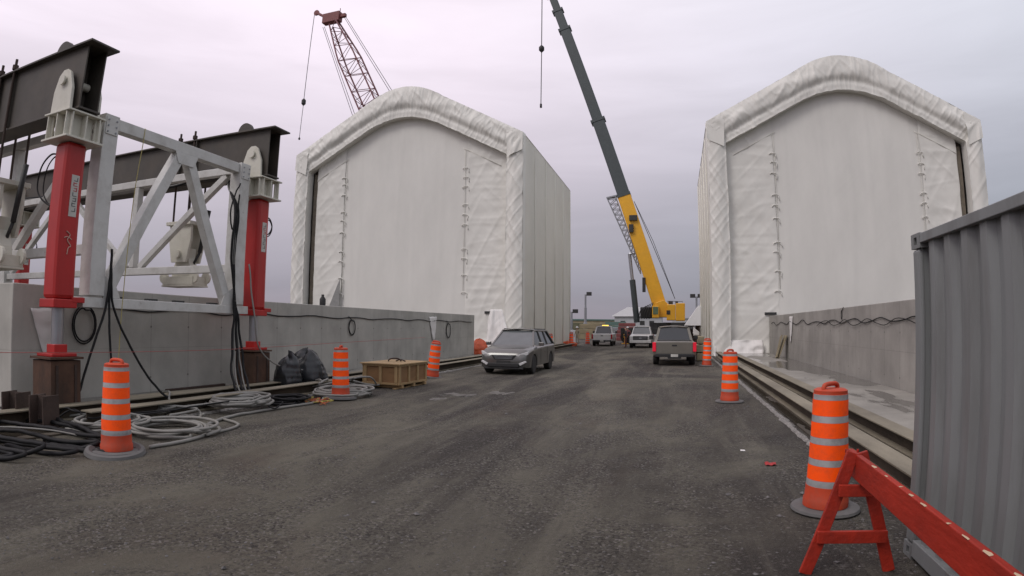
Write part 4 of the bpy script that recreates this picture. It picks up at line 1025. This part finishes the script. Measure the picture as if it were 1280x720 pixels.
def greenhouse(parent, pts, wb, wt, mtl, glass, glass_front=None, pillars=(), flip_front=False):
    """pts: side profile [(y,z) base front, top front, top rear, base rear] ; builds glass volume, roof and pillars"""
    (a, b_, c, d) = pts
    def V(p, w): return [(-w, p[0], p[1]), (w, p[0], p[1])]
    A, B, Cc, Dd = V(a, wb), V(b_, wt), V(c, wt), V(d, wb)
    m = MB(); P = A+B+Cc+Dd
    m.add(P, [(0, 1, 3, 2), (4, 5, 7, 6), (0, 2, 4, 6), (1, 7, 5, 3), (2, 3, 5, 4), (0, 6, 7, 1)])
    m.m = [1, 0, 0, 0, 0, 0]
    m.build('window_glass', [glass, glass_front or glass], parent)
    # roof panel, gently crowned
    m = MB()
    def rf(u, v):
        y = b_[0]-.06+(c[0]-b_[0]+.12)*v if c[0] > b_[0] else b_[0]+.06+(c[0]-b_[0]-.12)*v
        z = b_[1]+(c[1]-b_[1])*v + .055*math.sin(PI*u)*1.0 + .02*math.sin(PI*v)
        return ((u-.5)*2*(wt+.015), y, z+.012)
    m.grid(rf, 10, 10); m.build('roof', mtl, parent, smooth=True, solid=.045)
    for s in (-1, 1):
        m = MB()
        m.bar((s*(wb+.002), a[0], a[1]-.02), (s*(wt+.002), b_[0], b_[1]), .06, .07, up=(1, 0, 0))
        m.bar((s*(wb+.002), d[0], d[1]-.02), (s*(wt+.002), c[0], c[1]), .06, .12, up=(1, 0, 0))
        m.bar((s*(wt+.01), b_[0], b_[1]), (s*(wt+.01), c[0], c[1]), .05, .05)
        for p in pillars:
            t = (p-b_[0])/(c[0]-b_[0]); m.bar((s*(wb+.003), p, a[1]), (s*(wt+.003), p, b_[1]+(c[1]-b_[1])*t), .04, .08, up=(1, 0, 0))
        m.build('pillar', mtl, parent, bevel=.01)
# --- grey suv, local +Y is its rear; front at y = 0 faces the camera
suv = thing('suv_car', 'dusty grey sport utility car parked facing the camera', 'car', (-6.36, 21.5, 0), R(-1)); suv.scale = (1.07, 1.03, 1.04)
st = [(0.0, .62, .60, .56, .36), (.06, .78, .80, .70, .26), (.25, .90, .93, .84, .24), (.7, .935, 1.0, .93, .26), (1.25, .94, 1.08, .99, .28), (2.2, .945, 1.06, 1.02, .28), (4.2, .94, 1.08, 1.04, .28), (4.55, .88, 1.05, 1.0, .34), (4.68, .78, .92, .88, .42)]
car_body(suv, st, M_SUV, ((.88, .40), (3.58, .40)), .34)
greenhouse(suv, ((1.12, 1.04), (1.92, 1.60), (4.0, 1.58), (4.55, 1.05)), .80, .60, M_SUV, M_GLASS, M_GLASSF, (2.5, 3.4))
b = MB(); b.box((0, 2.3, .48), (1.5, 4.0, .3)); b.build('underbody', M_DARK, suv)
for x in (-.80, .80):
    wheel(suv, x, .88, .35, .235); wheel(suv, x, 3.58, .35, .235)
b = MB(); b.prism([(-.46, .72), (.46, .72), (.34, .56), (-.34, .56)], -.02, .06); gr = b.build('grille', M_TRIM, suv, bevel=.01)
b = MB()
for z in (.60, .645, .69): b.box((0, -.028, z), (.62+.8*(z-.6), .015, .014))
b.build('grille_bar', M_GALV, gr)
b = MB(); b.box((0, -.005, .36), (1.15, .12, .14)); b.build('lower_intake', M_TRIM, suv, bevel=.02)
b = MB(); b.box((0, .035, .245), (1.45, .14, .07)); b.build('skid_lip', M_TRIM, suv, bevel=.02)
b = MB(); b.box((0, -.028, .47), (.5, .012, .1)); b.build('bumper_recess', M_DARK, suv)  # dark plate stands in for shade in a bumper hollow
for s in (-1, 1):
    b = MB(); b.prism([(s*.46, .70), (s*.80, .84), (s*.885, .86), (s*.86, .74), (s*.60, .64)], .02, .30, lambda u, v, w: (u, w + abs(u)*.38-.20, v)); b.build('headlight', M_LAMP, suv, bevel=.01)
    b = MB(); b.prism([(s*.56, .42), (s*.80, .52), (s*.84, .47), (s*.62, .34)], .0, .1, lambda u, v, w: (u, w + abs(u)*.10-.09, v)); b.build('fog_light', M_LAMP, suv, bevel=.01)
    b = MB(); b.box((s*1.03, 1.45, 1.10), (.20, .10, .14)); b.box((s*.93, 1.47, 1.06), (.08, .05, .05)); b.build('mirror', M_SUV, suv, bevel=.03)
    b = MB(); b.tube([(s*.60, 2.05, 1.67), (s*.60, 3.9, 1.65)], .018, 6); b.build('roof_rail', M_TRIM, suv)
    b = MB(); b.box((s*.951, 2.45, .78), (.012, .16, .025)); b.box((s*.951, 3.3, .80), (.012, .16, .025)); b.build_each('door_handle', M_SUV, suv)
    b = MB(); b.box((s*.948, 2.85, .68), (.006, .012, .62)); b.box((s*.948, 1.75, .68), (.006, .012, .62)); b.build_each('door_seam', M_DARK, suv)

def pickup(label, loc, rz, mtl, lamp_mtl, beacon=False, front=False, hood_white=None):
    """local +Y points to the front of the truck, rear bumper at y=0"""
    t = thing('pickup_truck', label, 'pickup truck', loc, rz)
    st = [(.06, .90, 1.14, 1.10, .52), (.14, .97, 1.17, 1.12, .46), (1.9, .985, 1.18, 1.13, .44), (2.1, .985, 1.18, 1.13, .40), (3.9, .985, 1.20, 1.14, .40), (4.9, .97, 1.17, 1.08, .42), (5.35, .94, 1.10, 1.02, .44), (5.45, .86, 1.0, .95, .48)]
    car_body(t, st, mtl, ((1.2, .46), (4.6, .46)), .40)
    b = MB(); b.box((0, 2.75, .62), (1.5, 5.1, .34)); b.build('underbody', M_DARK, t)
    b = MB(); b.box((0, 1.05, 1.19), (1.55, 1.65, .03)); b.build('bed_cavity', M_DARK, t)  # dark plate on the bed stands in for its shaded hollow
    greenhouse(t, ((3.95, 1.15), (3.25, 1.80), (2.2, 1.80), (1.98, 1.15)), .84, .68, mtl, M_GLASS, M_GLASSF, (2.75,))
    for x in (-.83, .83):
        wheel(t, x, 1.2, .39, .27); wheel(t, x, 4.6, .39, .27)
    b = MB(); b.box((0, .035, .84), (1.62, .05, .54)); tg = b.build('tailgate', mtl, t, bevel=.015)
    b = MB(); b.box((0, .004, .97), (.22, .015, .07)); b.build('handle', M_TRIM, tg)
    b = MB(); b.box((0, -.02, .50), (1.72, .16, .14)); b.box((0, -.03, .40), (.6, .12, .1)); b.build('rear_bumper', M_TRIM, t, bevel=.02)
    b = MB(); b.box((0, -.105, .50), (.32, .012, .13)); b.build('number_plate', M_LABEL, t)
    b = MB(); b.box((0, 5.50, .56), (1.84, .16, .24)); b.build('front_bumper', mtl, t, bevel=.03)
    b = MB(); b.box((0, 5.47, .86), (1.26, .09, .34)); gr = b.build('grille', M_TRIM, t, bevel=.02)
    b = MB()
    for z in (.78, .86, .94): b.box((0, 5.52, z), (1.2, .012, .02))
    b.box((0, 5.525, .86), (.22, .014, .09)); b.build('grille_bar', M_GALV, gr)
    for s in (-1, 1):
        b = MB(); b.box((s*.90, .06, .90), (.15, .14, .44)); b.build('tail_light', lamp_mtl, t, bevel=.02)
        b = MB(); b.box((s*.78, 5.44, .88), (.26, .12, .26)); b.build('headlight', M_LAMP, t, bevel=.02)
        b = MB(); b.box((s*1.12, 3.55, 1.28), (.20, .10, .20)); b.box((s*1.0, 3.55, 1.2), (.1, .04, .05)); b.build('mirror', M_TRIM, t, bevel=.02)
        b = MB(); b.box((s*.988, 2.75, .8), (.006, .012, .66)); b.box((s*.988, 3.85, .8), (.006, .012, .66)); b.box((s*.988, 2.02, .8), (.006, .014, .66)); b.build_each('door_seam', M_DARK, t)
        b = MB(); b.box((s*.992, 2.95, .98), (.012, .16, .03)); b.build('door_handle', M_TRIM, t)
    if beacon:
        b = MB(); b.box((.1, 2.7, 1.92), (.62, .2, .12)); b.build('beacon_bar', M_AMBER, t, bevel=.03)
    return t
pickup('beige-grey pickup truck with lit red tail lamps beside the orange drum', (-.02, 28.35, 0), R(1), M_PICK, M_TAIL).scale = (1.06, 1.03, 1.0)
pickup('white pickup truck facing the camera below the yellow crane', (-2.95, 56.6, 0), R(180), M_WPAINT, M_TAILOFF)
pickup('white pickup truck with an amber beacon bar seen from behind', (-6.75, 55.0, 0), R(2), M_WPAINT, M_TAILOFF, beacon=True)

# ------------------------------------------------------------------ big yellow telescopic crane
CY = 66.0
kk = CY/70.0
def c3(x, z): return Vector((x*kk, 0, 1.87+(z-1.87)*kk))
r = thing('mobile_crane', 'yellow mobile crane with long dark telescopic boom raised over the road', 'crane', (0, CY, 0))
foot = c3(-1.75, 4.2); tip = c3(-14.54, 45.6)
d = (tip-foot).normalized()
def along(t): return foot + (tip-foot)*t
ts = (0.0, .318, .545, .86, .925, 1.0)
secs = [(0.0, .318, 1.5, 1.4, M_YELLOW), (.318, .55, 1.42, 1.25, M_BOOM), (.55, .865, 1.26, 1.1, M_BOOM), (.865, .935, 1.10, .95, M_BOOM), (.935, 1.0, .95, .82, M_BOOM)]
for i, (a, b_, w, h, m_) in enumerate(secs):
    b = MB(); b.bar(along(a), along(b_), h, w, up=(1, 0, 0)); o = b.build('boom_section', m_, r, bevel=.12)
    if i: 
        b = MB(); b.bar(along(a-.002), along(a+.006), secs[i-1][3]+.12, secs[i-1][2]+.3 if i > 1 else secs[i-1][2]+.05, up=(1, 0, 0)); b.build('collar', m_, o)
b = MB(); b.bar(along(.995), along(1.012), .7, 1.5, up=(1, 0, 0)); b.lathe([(.55, -.2), (.55, .2)], 18, along(1.008)+Vector((-.7, 0, 0)), axis='Y'); b.build('boom_head', M_DARK, r, bevel=.05)
lp = along(1.008)+Vector((-1.25*kk, 0, 0))
b = MB(); b.tube([lp, lp+Vector((-.1, 0, -8.0*kk))], .06, 6); b.tube([lp+Vector((-.1, 0, -8.6*kk)), lp+Vector((-.2, 0, -16*kk))], .055, 6); rp = b.build('hoist_rope', M_WIRE, r)
b = MB(); b.lathe([(.08, -.5), (.34, -.2), (.34, .2), (.08, .5)], 14, lp+Vector((-.1, 0, -8.2*kk))); b.tube([lp+Vector((-.2, 0, -16*kk)), lp+Vector((-.2, 0, -16.5*kk))], .14, 6); b.build_each('hook_block', M_DARK, r, smooth=True)
# boom fittings: swing-away jib carried on the boom's left side
side_v = Vector((-1, 0, -.29)).normalized()
b = MB()
pa = along(.325)+side_v*1.9; pb = along(.10)+side_v*.95
pa2 = along(.325)+side_v*.95; pb2 = along(.11)+side_v*.75
for yy in (-.35, .35):
    o_ = Vector((0, yy, 0)); b.tube([pa+o_, pb+o_], .07, 6); b.tube([pa2+o_, pb2+o_], .06, 6)
    for i in range(14):
        t = i/14; p = pa.lerp(pb, t)+o_; q_ = pa2.lerp(pb2, t+.035)+o_; b.tube([p, q_], .04, 5); b.tube([q_, pa.lerp(pb, t+1/14)+o_], .04, 5)
b.bar(pa+Vector((-.1, 0, .1)), pa2+Vector((.3, 0, .1)), .8, .15); b.build('folded_jib', M_GALV, r)
b = MB(); b.box(along(.25)+Vector((.2, -.9, 0)), (.9, .3, .6)); b.box(along(.22)+Vector((-.4, -.9, 0)), (.5, .3, .9)); b.box(along(.06)+Vector((-1.0, -.6, 0)), (.35, .4, 1.6)); b.build_each('boom_fitting', M_DARK, r, bevel=.03)
b = MB(); b.tube([along(.30)+Vector((.9, -.5, 0)), along(.02)+Vector((1.9, -.5, 0))], .035, 5); b.tube([along(.30)+Vector((.9, -.5, 0)), along(.17)+Vector((1.35, -.5, .6)), along(.02)+Vector((1.9, -.5, 0))], .03, 5); b.build('hydraulic_line', M_DARK, r)
# luffing ram
ra, rb_ = c3(-4.45, 2.3), c3(-5.30, 10.4)
b = MB(); b.tube([ra, ra.lerp(rb_, .62)], .33, 14); b.build('ram_cylinder', M_BOOM, r, smooth=True, auto=40)
b = MB(); b.tube([ra.lerp(rb_, .62), rb_], .19, 12); b.tube([rb_, rb_+Vector((.9, 0, .15))], .16, 8); b.build('ram_rod', M_CHROME, r, smooth=True, auto=40)
# superstructure
b = MB(); b.prism([(c3(-2.6, 2.9).x, c3(0, 2.9).z), (c3(-2.2, 4.6).x, c3(0, 4.6).z), (c3(-1.3, 4.9).x, c3(0, 4.9).z), (c3(-.6, 4.3).x, c3(0, 4.3).z), (c3(-.4, 2.9).x, c3(0, 2.9).z)], -1.1, 1.1); b.build('turntable_frame', M_YELLOW, r, bevel=.05)
b = MB(); b.box(c3(-3.3, 3.45), (1.35, 2.0, 1.2)); b.build('winch_housing', M_DARK, r, bevel=.1)
b = MB()
for k in range(5): b.tube(cr_spline([c3(-4.1+k*.28, 2.7)+Vector((0, -1.15, 0)), c3(-4.0+k*.3, 3.6)+Vector((0, -1.25, 0)), c3(-3.3+k*.2, 4.2+.1*k)+Vector((0, -1.15, 0))], 4), .05, 6)
b.build('hose_bank', M_DARK, r)
b = MB(); b.box(c3(-2.2, 3.5)+Vector((0, -1.5, 0)), (.75, .7, 1.3)); cab = b.build('operator_cab', M_YELLOW, r, bevel=.08)
b = MB(); b.box(c3(-2.2, 3.65)+Vector((0, -1.86, 0)), (.55, .05, .8)); b.build('cab_window', mat('green_tinted_glass', (.12, .17, .10), .2), cab)
for k, (x0, x1, z0, z1) in enumerate(((-.95, .05, 2.55, 4.35), (.08, 1.14, 2.5, 4.5))):
    b = MB(); a_, b2 = c3(x0, z0), c3(x1, z1); b.box(((a_.x+b2.x)/2, 0, (a_.z+b2.z)/2), (b2.x-a_.x, 2.9, b2.z-a_.z)); b.build('counterweight', M_YELLOW, r, bevel=.06)
b = MB(); b.box(c3(-.75, 3.45)+Vector((0, -1.47, 0)), (.4, .06, .45)); b.build('grille_panel', M_DARK, r)
b = MB(); b.tube([c3(-.9, 4.4), c3(-.9, 4.8), c3(.9, 4.75), c3(.9, 4.5)], .03, 5); b.box(c3(-.5, 4.6), (.5, .6, .3)); b.box(c3(.2, 4.6), (.3, .3, .3)); b.build('deck_rail', M_DARK, r)
# carrier
b = MB(); b.box((-1.2*kk, 0, 1.35), (9.5, 2.8, .7)); b.build('carrier_deck', M_DARK, r, bevel=.05)
b = MB(); b.lathe([(1.2, 0), (1.2, .55)], 24, (-1.6, 0, 1.7)); b.build('slew_ring', M_DARK, r)
b = MB(); b.box((4.2, 0, 1.75), (1.8, 2.6, 1.6)); b.build('carrier_cab', M_YELLOW, r, bevel=.1)
for i in range(5):
    for s in (-1, 1):
        b = MB(); b.lathe([(.35, -.2), (.7, -.2), (.72, 0), (.7, .2), (.35, .2)], 20, (-5.2+i*2.0, s*1.25, .72), axis='Y'); b.build('wheel', M_TYRE, r, smooth=True, auto=40)
for x in (-5.2, 3.2):
    b = MB(); b.box((x, 0, .85), (.4, 6.4, .35))
    for s in (-1, 1): b.lathe([(.12, .05), (.12, .8)], 10, (x, s*3.2, 0)); b.lathe([(.4, 0), (.4, .08)], 14, (x, s*3.2, 0))
    b.build('outrigger', M_YELLOW, r)

# ------------------------------------------------------------------ lattice boom crane behind the left hall
r = thing('lattice_crane', 'faded red lattice boom crane rising behind the left white hall', 'crane', (-27.4, 76, 0))
base = Vector((0, 0, 2.0)); tipL = Vector((-24.6, -1.0, 51.0))
dL = (tipL-base).normalized(); sv = dL.cross(Vector((0, 1, 0))).normalized(); pv = dL.cross(sv).normalized()
def lat(t, w): return base+(tipL-base)*t
def chord_w(t): return (1.45 if .12 < t < .86 else (.5+.95*t/.12 if t <= .12 else .65+.8*(1-t)/.14))
NS = 34
cols = {}
for su in (-1, 1):
    for sp in (-1, 1):
        b = MB(); pts = [base+(tipL-base)*(i/NS*.985) + sv*su*chord_w(i/NS) + pv*sp*chord_w(i/NS)*.9 for i in range(NS+1)]
        cols[(su, sp)] = pts; b.tube(pts, .13, 6); b.build('chord', M_LATGREY, r)
b = MB()
for i in range(NS):
    ks = [(-1, -1), (1, -1), (1, 1), (-1, 1)]
    for k in range(4):
        p, q_ = cols[ks[k]], cols[ks[(k+1) % 4]]
        b.tube([p[i], q_[i+1]] if (i+k) % 2 else [q_[i], p[i+1]], .06, 4)
        if i % 4 == 0: b.tube([p[i], q_[i]], .06, 4)
b.build('lacing', M_LATGREY, r)
b = MB(); b.box(tipL+Vector((-.1, 0, .3)), (3.2, 1.2, 1.7)); b.box(tipL+Vector((2.0, 0, .35)), (1.0, .6, .6)); b.bar(tipL+Vector((-1.5, 0, .8)), tipL+Vector((-3.3, 0, 2.0)), .5, .4); b.lathe([(.5, -.15), (.5, .15)], 14, tipL+Vector((-3.4, 0, 2.05)), axis='Y'); b.box(tipL+Vector((1.3, 0, 1.3)), (.12, .12, 1.2)); b.build('boom_head', M_LATRED, r, bevel=.05)
b = MB()
lt = tipL+Vector((-3.8, 0, 2.0)); b.tube([lt, lt+Vector((-.35, 0, -15.6))], .055, 5); b.tube([lt+Vector((-.35, 0, -16.4)), lt+Vector((-.6, 0, -22.0))], .045, 5); b.build('hoist_rope', M_WIRE, r)
b = MB(); b.lathe([(.1, -.6), (.36, -.3), (.36, .3), (.1, .6)], 12, lt+Vector((-.35, 0, -16))); b.lathe([(.05, -.2), (.2, 0), (.05, .3)], 10, lt+Vector((-.6, 0, -22.2))); b.build_each('hook_block', M_DARK, r)
for k, (o1, o2, t2) in enumerate((((-1.8, 0, -1), (-5.2, 0, 0), .25), ((-1.5, 0, -1), (-4.6, 0, 0), .25), ((2.4, 0, .2), (7.5, 0, 0), .3), ((2.1, 0, .2), (6.9, 0, 0), .3))):
    b = MB(); b.tube([tipL+Vector(o1), base+(tipL-base)*t2+Vector(o2)], .045, 4); b.build('pendant_rope', M_WIRE, r)
b = MB(); b.box((3.2, 0, 2.2), (6.5, 3.0, 2.4)); b.build('machine_house', M_LATRED, r, bevel=.1)
for s in (-1, 1):
    b = MB(); b.box((1, s*2.6, .6), (8, 1.0, 1.2)); b.build('crawler_track', M_DARK, r, bevel=.4)

# ------------------------------------------------------------------ far end of the yard
def light_tower(x, y, h, label, twin=False):
    r = thing('light_mast', label, 'light mast', (x, y, 0))
    b = MB(); b.lathe([(.30, 0), (.30, h*.35), (.20, h*.36), (.20, h*.7), (.14, h*.71), (.14, h)], 8); b.build('mast', M_GALV, r)
    for s in ((-1, 1) if twin else (1,)):
        b = MB(); b.box((s*.55, 0, h+.1), (.75, .4, .55)); b.box((s*.2, 0, h-.1), (.5, .1, .1)); b.build('lamp_head', M_DARK, r, bevel=.03)
    return r
light_tower(-13.3, 88, 6.6, 'tall grey light mast standing beyond the white pickup with amber beacon')
light_tower(-14.7, 84, 3.9, 'short grey light mast just past the corner of the left hall')
light_tower(3.15, 88, 6.2, 'twin-headed light mast between the yellow crane and the right hall', True)
# white shed
r = thing('shed_building', 'pale shed with white pitched roof behind the crane ram', 'shed', (-7.0, 118, 0))
b = MB(); b.box((0, 0, 1.9), (9.0, 9, 3.8)); b.build('wall', M_SHED, r)
b = MB(); b.prism([(-4.9, 3.75), (4.9, 3.75), (4.9, 3.9), (2.2, 5.5), (-2.0, 5.5), (-4.9, 3.9)], -4.9, 4.9, lambda u, v, w: (u, w, v)); b.build('roof', M_SHEDROOF, r)
for x in (-2.9, .8, 2.6):
    b = MB(); b.box((x, -4.52, 2.5), (.9, .06, .8)); b.build('window', M_DARK, r)
def far_building(label, x, y, w, d_, h, m_, roofm=None):
    r = thing('industrial_building', label, 'building', (x, y, 0))
    b = MB(); b.box((0, 0, h/2), (w, d_, h)); b.build('wall', m_, r)
    b = MB(); b.prism([(-w/2-.3, h), (w/2+.3, h), (w/2+.3, h+.25), (0, h+.55), (-w/2-.3, h+.25)], -d_/2-.3, d_/2+.3); b.build('roof', roofm or M_GALV, r)
    for k in range(int(w/6)):
        b = MB(); b.box((-w/2+3+k*6, -d_/2-.03, h*.45), (2.2, .08, h*.4)); b.build('window', M_DARK, r)
    return r
far_building('long low green-roofed industrial building on the horizon', -38, 190, 60, 14, 3.6, M_FARTAN, M_FARGREEN)
far_building('low grey industrial building on the horizon right of the crane', 16, 200, 34, 14, 4.2, M_SHED)
# tan and orange material stacks and small machines near the horizon
def stack(label, x, y, w, h, m_, n=3):
    r = thing('material_stack', label, 'material stack', (x, y, 0))
    for k in range(n):
        b = MB(); b.box((.08*math.sin(k*5), 0, (k+.5)*h/n), (w-.12*k, 1.6, h/n-.04)); b.build('layer', m_, r, bevel=.04)
    return r
stack('tan stack of materials beside the white pickup with beacon', -11.8, 84, 3.4, 2.2, M_FARTAN)
stack('reddish-brown stack of timber between the two white pickups', -6.3, 78, 2.6, 2.3, M_LATRED, 5)
stack('dark stack of steel under the crane counterweight', .4, 80, 4.4, 2.4, M_DARK, 4)
stack('olive covered stack left of the light mast', -15.8, 92, 4.5, 2.4, M_FAROLIVE)
stack('white wrapped stack beside the far drum', -11.6, 66, 1.3, 1.4, M_SHEDROOF, 2)
stack('low rust-brown stack left of the amber beacon pickup', -13.4, 100, 5.0, 2.0, M_RUST, 3)
stack('green-grey stack of formwork behind the amber beacon pickup', -9.6, 96, 3.6, 2.6, M_FARGREEN, 4)
stack('grey stack of pipes between the shed and the amber beacon pickup', -8.6, 88, 2.2, 1.7, M_GALV, 3)
stack('dark stack of shuttering right of the crane counterweight', 3.2, 92, 3.2, 2.7, M_RUSTDK, 4)
far = [('far_car', 'silver car parked far behind the grey pickup', -.9, 74), ('far_car', 'dark car parked far behind the grey pickup roof', 1.7, 77)]
for nm, lab, x, y in far:
    t = thing('parked_car', lab, 'car', (x, y, 0))
    car_body(t, [(0, .7, .9, .85), (.3, .85, .95, .9), (3.9, .85, .95, .9), (4.2, .7, .85, .8)], M_WPAINT if 'silver' in lab else M_SUV, ((.8, .36), (3.3, .36)), .3)
    greenhouse(t, ((.6, .92), (1.1, 1.5), (3.0, 1.5), (3.7, .92)), .76, .6, M_WPAINT if 'silver' in lab else M_SUV, M_GLASS)
    for xx in (-.72, .72): wheel(t, xx, .8, .32, .2); wheel(t, xx, 3.3, .32, .2)
# lean-to beside the right hall
r = thing('lean_to_shelter', 'white sloping canopy over dark clutter at the left side of the right hall', 'shelter', (1.65, 57.5, 0))
b = MB(); b.prism([(-.75, 1.95), (.75, 1.95), (.75, 3.7), (.55, 3.8)], -1.5, 1.5); b.build('canopy', M_SHEDROOF, r)
for x in (-.6, .6):
    for y in (-1.3, 1.3):
        b = MB(); b.tube([(x, y, 0), (x, y, 2.0)], .05, 6); b.build('post', M_RUSTDK, r)
b = MB(); b.box((-.1, .3, .8), (1.0, 1.5, 1.55)); b.box((.45, -.4, 1.0), (.35, .8, 1.9)); b.build('rack', M_RUSTDK, r, bevel=.03)
stack('tan crate stack between the grey pickup and the drum', 1.45, 33.2, .55, 1.35, M_FARTAN, 3)
b = MB(); b.grid(lambda u, v: (1.2+.35*(u-.5)+.05*nz(v*4, u), 33.9-.1*v, 1.35+.5*v-.3*u*v), 6, 6); tag(b.build('white_cloth', M_SHEET, smooth=True, solid=.006), 'white rag draped on the tan crate stack beside the drum', 'cloth')

# ------------------------------------------------------------------ people far down the road
def person(label, loc, rz, top_m, leg_m, hat=True, pose=0):
    bmv = []; ed = []; rad = []
    def V(p, r_, parent=None):
        bmv.append(p); rad.append(r_)
        if parent is not None: ed.append((parent, len(bmv)-1))
        return len(bmv)-1
    pel = V((0, 0, .95), .15); ab = V((0, 0, 1.12), .145, pel); ch = V((0, .01, 1.34), .17, ab); nk = V((0, .0, 1.49), .065, ch); hd0 = V((0, .01, 1.57), .075, nk); hd = V((0, .02, 1.66), .105, hd0); tp = V((0, .01, 1.74), .075, hd)
    nose = V((0, .125, 1.65), .018, hd)
    for s in (-1, 1):
        hp = V((s*.10, 0, .90), .105, pel); kn = V((s*.12, .02, .50), .075, hp); ak = V((s*.13, -.01, .10), .055, kn); ft = V((s*.14, .15, .045), .045, ak)
        sh = V((s*.20, 0, 1.41), .075, ch); el = V((s*(.29 if pose == 0 else .33), -.02, 1.13), .052, sh); wr = V((s*(.27 if pose == 0 else .18), .12 if pose == 0 else .17, .90 if pose == 0 else 1.05), .036, el); pm = V((s*.26 if pose == 0 else s*.12, .15 if pose == 0 else .2, .83 if pose == 0 else 1.03), .034, wr)
        x, y, z = bmv[pm]
        for k in range(4):
            V((x+s*(-.03+.02*k), y+.03, z-.075-.01*(1.5-abs(k-1.5))), .009, pm)
        V((x-s*.05, y+.03, z-.02), .010, pm)
    me = bpy.data.meshes.new('person'); me.from_pydata(bmv, ed, []); o = bpy.data.objects.new('person', me); C.objects.link(o)
    sk = o.modifiers.new('skin', 'SKIN'); 
    me.skin_vertices or None
    if not me.skin_vertices:
        bpy.context.view_layer.objects.active = o
    sl = me.skin_vertices[0].data
    for i, r_ in enumerate(rad): sl[i].radius = (r_, r_)
    sl[0].use_root = True
    o.modifiers.new('sub', 'SUBSURF').levels = 1; o.modifiers['sub'].render_levels = 1
    dg = bpy.context.evaluated_depsgraph_get(); me2 = bpy.data.meshes.new_from_object(o.evaluated_get(dg)); bpy.data.objects.remove(o)
    me2.materials.clear()
    for m_ in (top_m, leg_m, M_SKIN, M_DARK): me2.materials.append(m_)
    for p in me2.polygons:
        z = p.center.z; x = abs(p.center.x); p.use_smooth = True
        p.material_index = 3 if z < .10 else (2 if (z > 1.50 or (x > .08 and (z < .93 if pose == 0 else 0) and x > .22)) else (1 if z < .93 and x < .215 else 0))
    o = bpy.data.objects.new('person', me2); C.objects.link(o); o.location = loc; o.rotation_euler = (0, 0, rz); tag(o, label, 'person')
    if hat:
        b = MB(); b.lathe([(.155, 1.70), (.15, 1.715), (.125, 1.72), (.12, 1.77), (.09, 1.82), (.03, 1.84)], 16, (0, .02, 0)); b.build('hard_hat', M_HAT, o, smooth=True)
    return o
try:
    person('person in dark jacket and red-brown trousers standing beside the white pickup', (-4.25, 51.8, 0), R(100), M_JACKET, M_TROUS, hat=False, pose=1)
    person('person in tan overalls and white hard hat beyond the far drum', (-9.9, 60.0, 0), R(150), M_TAN, M_TAN, hat=True)
    person('person in reddish jacket with back turned behind the two white pickups', (-4.9, 62.0, 0), R(10), M_LATRED, M_JACKET, hat=True)
except Exception as e:
    print('PERSON FAIL', e)

# ------------------------------------------------------------------ loose things on the gravel
rr = random.Random(21); b = MB()
for i in range(11000):
    u = rr.random(); y = 1.0 + 15*u**1.5; x = rr.uniform(-8.3-.1*y, 2.1)
    if x < -7.6 and y < 8: continue
    den = nz(x*.55, y*.35, 2)*.5+.5
    if rr.random() > den*1.15-.18+(.35 if x > 1.0 else 0): continue
    s = rr.uniform(.005, .014)*(1+1.3*(rr.random() > .96))
    P = [(x+s*rr.uniform(.7, 1.4), y, s*.3), (x-s*rr.uniform(.7, 1.4), y, s*.3), (x, y+s*rr.uniform(.7, 1.4), s*.3), (x, y-s*rr.uniform(.7, 1.4), s*.3), (x+s*rr.uniform(-.3, .3), y+s*rr.uniform(-.3, .3), s*rr.uniform(.7, 1.2))]
    b.add(P, [(0, 2, 4), (2, 1, 4), (1, 3, 4), (3, 0, 4)])
tag(b.build('gravel', M_STONE, flip=False), kind='stuff')
b = MB(); b.grid(lambda u, v: (.07*(u-.5)+.01*nz(v*9, 1), .10*(v-.5), .012+.02*abs(nz(u*4, v*4, 3))), 5, 5)
o = b.build('paper_scrap', M_SHEET, smooth=True); o.location = (1.05, 9.05, 0); tag(o, 'small white paper scrap on the gravel before the lone drum', 'scrap')
b = MB(); b.grid(lambda u, v: (.15*(u-.5)+.03*nz(v*9, 1), .16*(v-.5)+.03*nz(u*7, 2), .012+.05*abs(nz(u*5, v*5, 3))), 7, 7)
o = b.build('red_rag', mat('red_rag_cloth', (.35, .03, .03), .8), smooth=True); o.location = (1.33, 8.15, 0); tag(o, 'small crumpled red rag on the gravel near the pale kerb', 'rag')
for k, (x, y) in enumerate(((-5.6, 14.8), (-4.7, 15.6), (-5.8, 13.7))):
    b = MB()
    b.grid(lambda u, v: ((u-.5)*(.8-.2*k)*(1+.9*nz(v*5, k*3.3)), (v-.5)*.5*(1+1.2*nz(u*5, k*2.7+5)) + .2*nz(u*2.5, k), .003+.006*math.sin(PI*u)*math.sin(PI*v)), 12, 8)
    o = b.build('pale_ground_patch', mat('pale_dust_patch', (.125, .117, .105), .9, var=.5, vscale=6), smooth=True); o.location = (x, y, 0); tag(o, kind='structure')
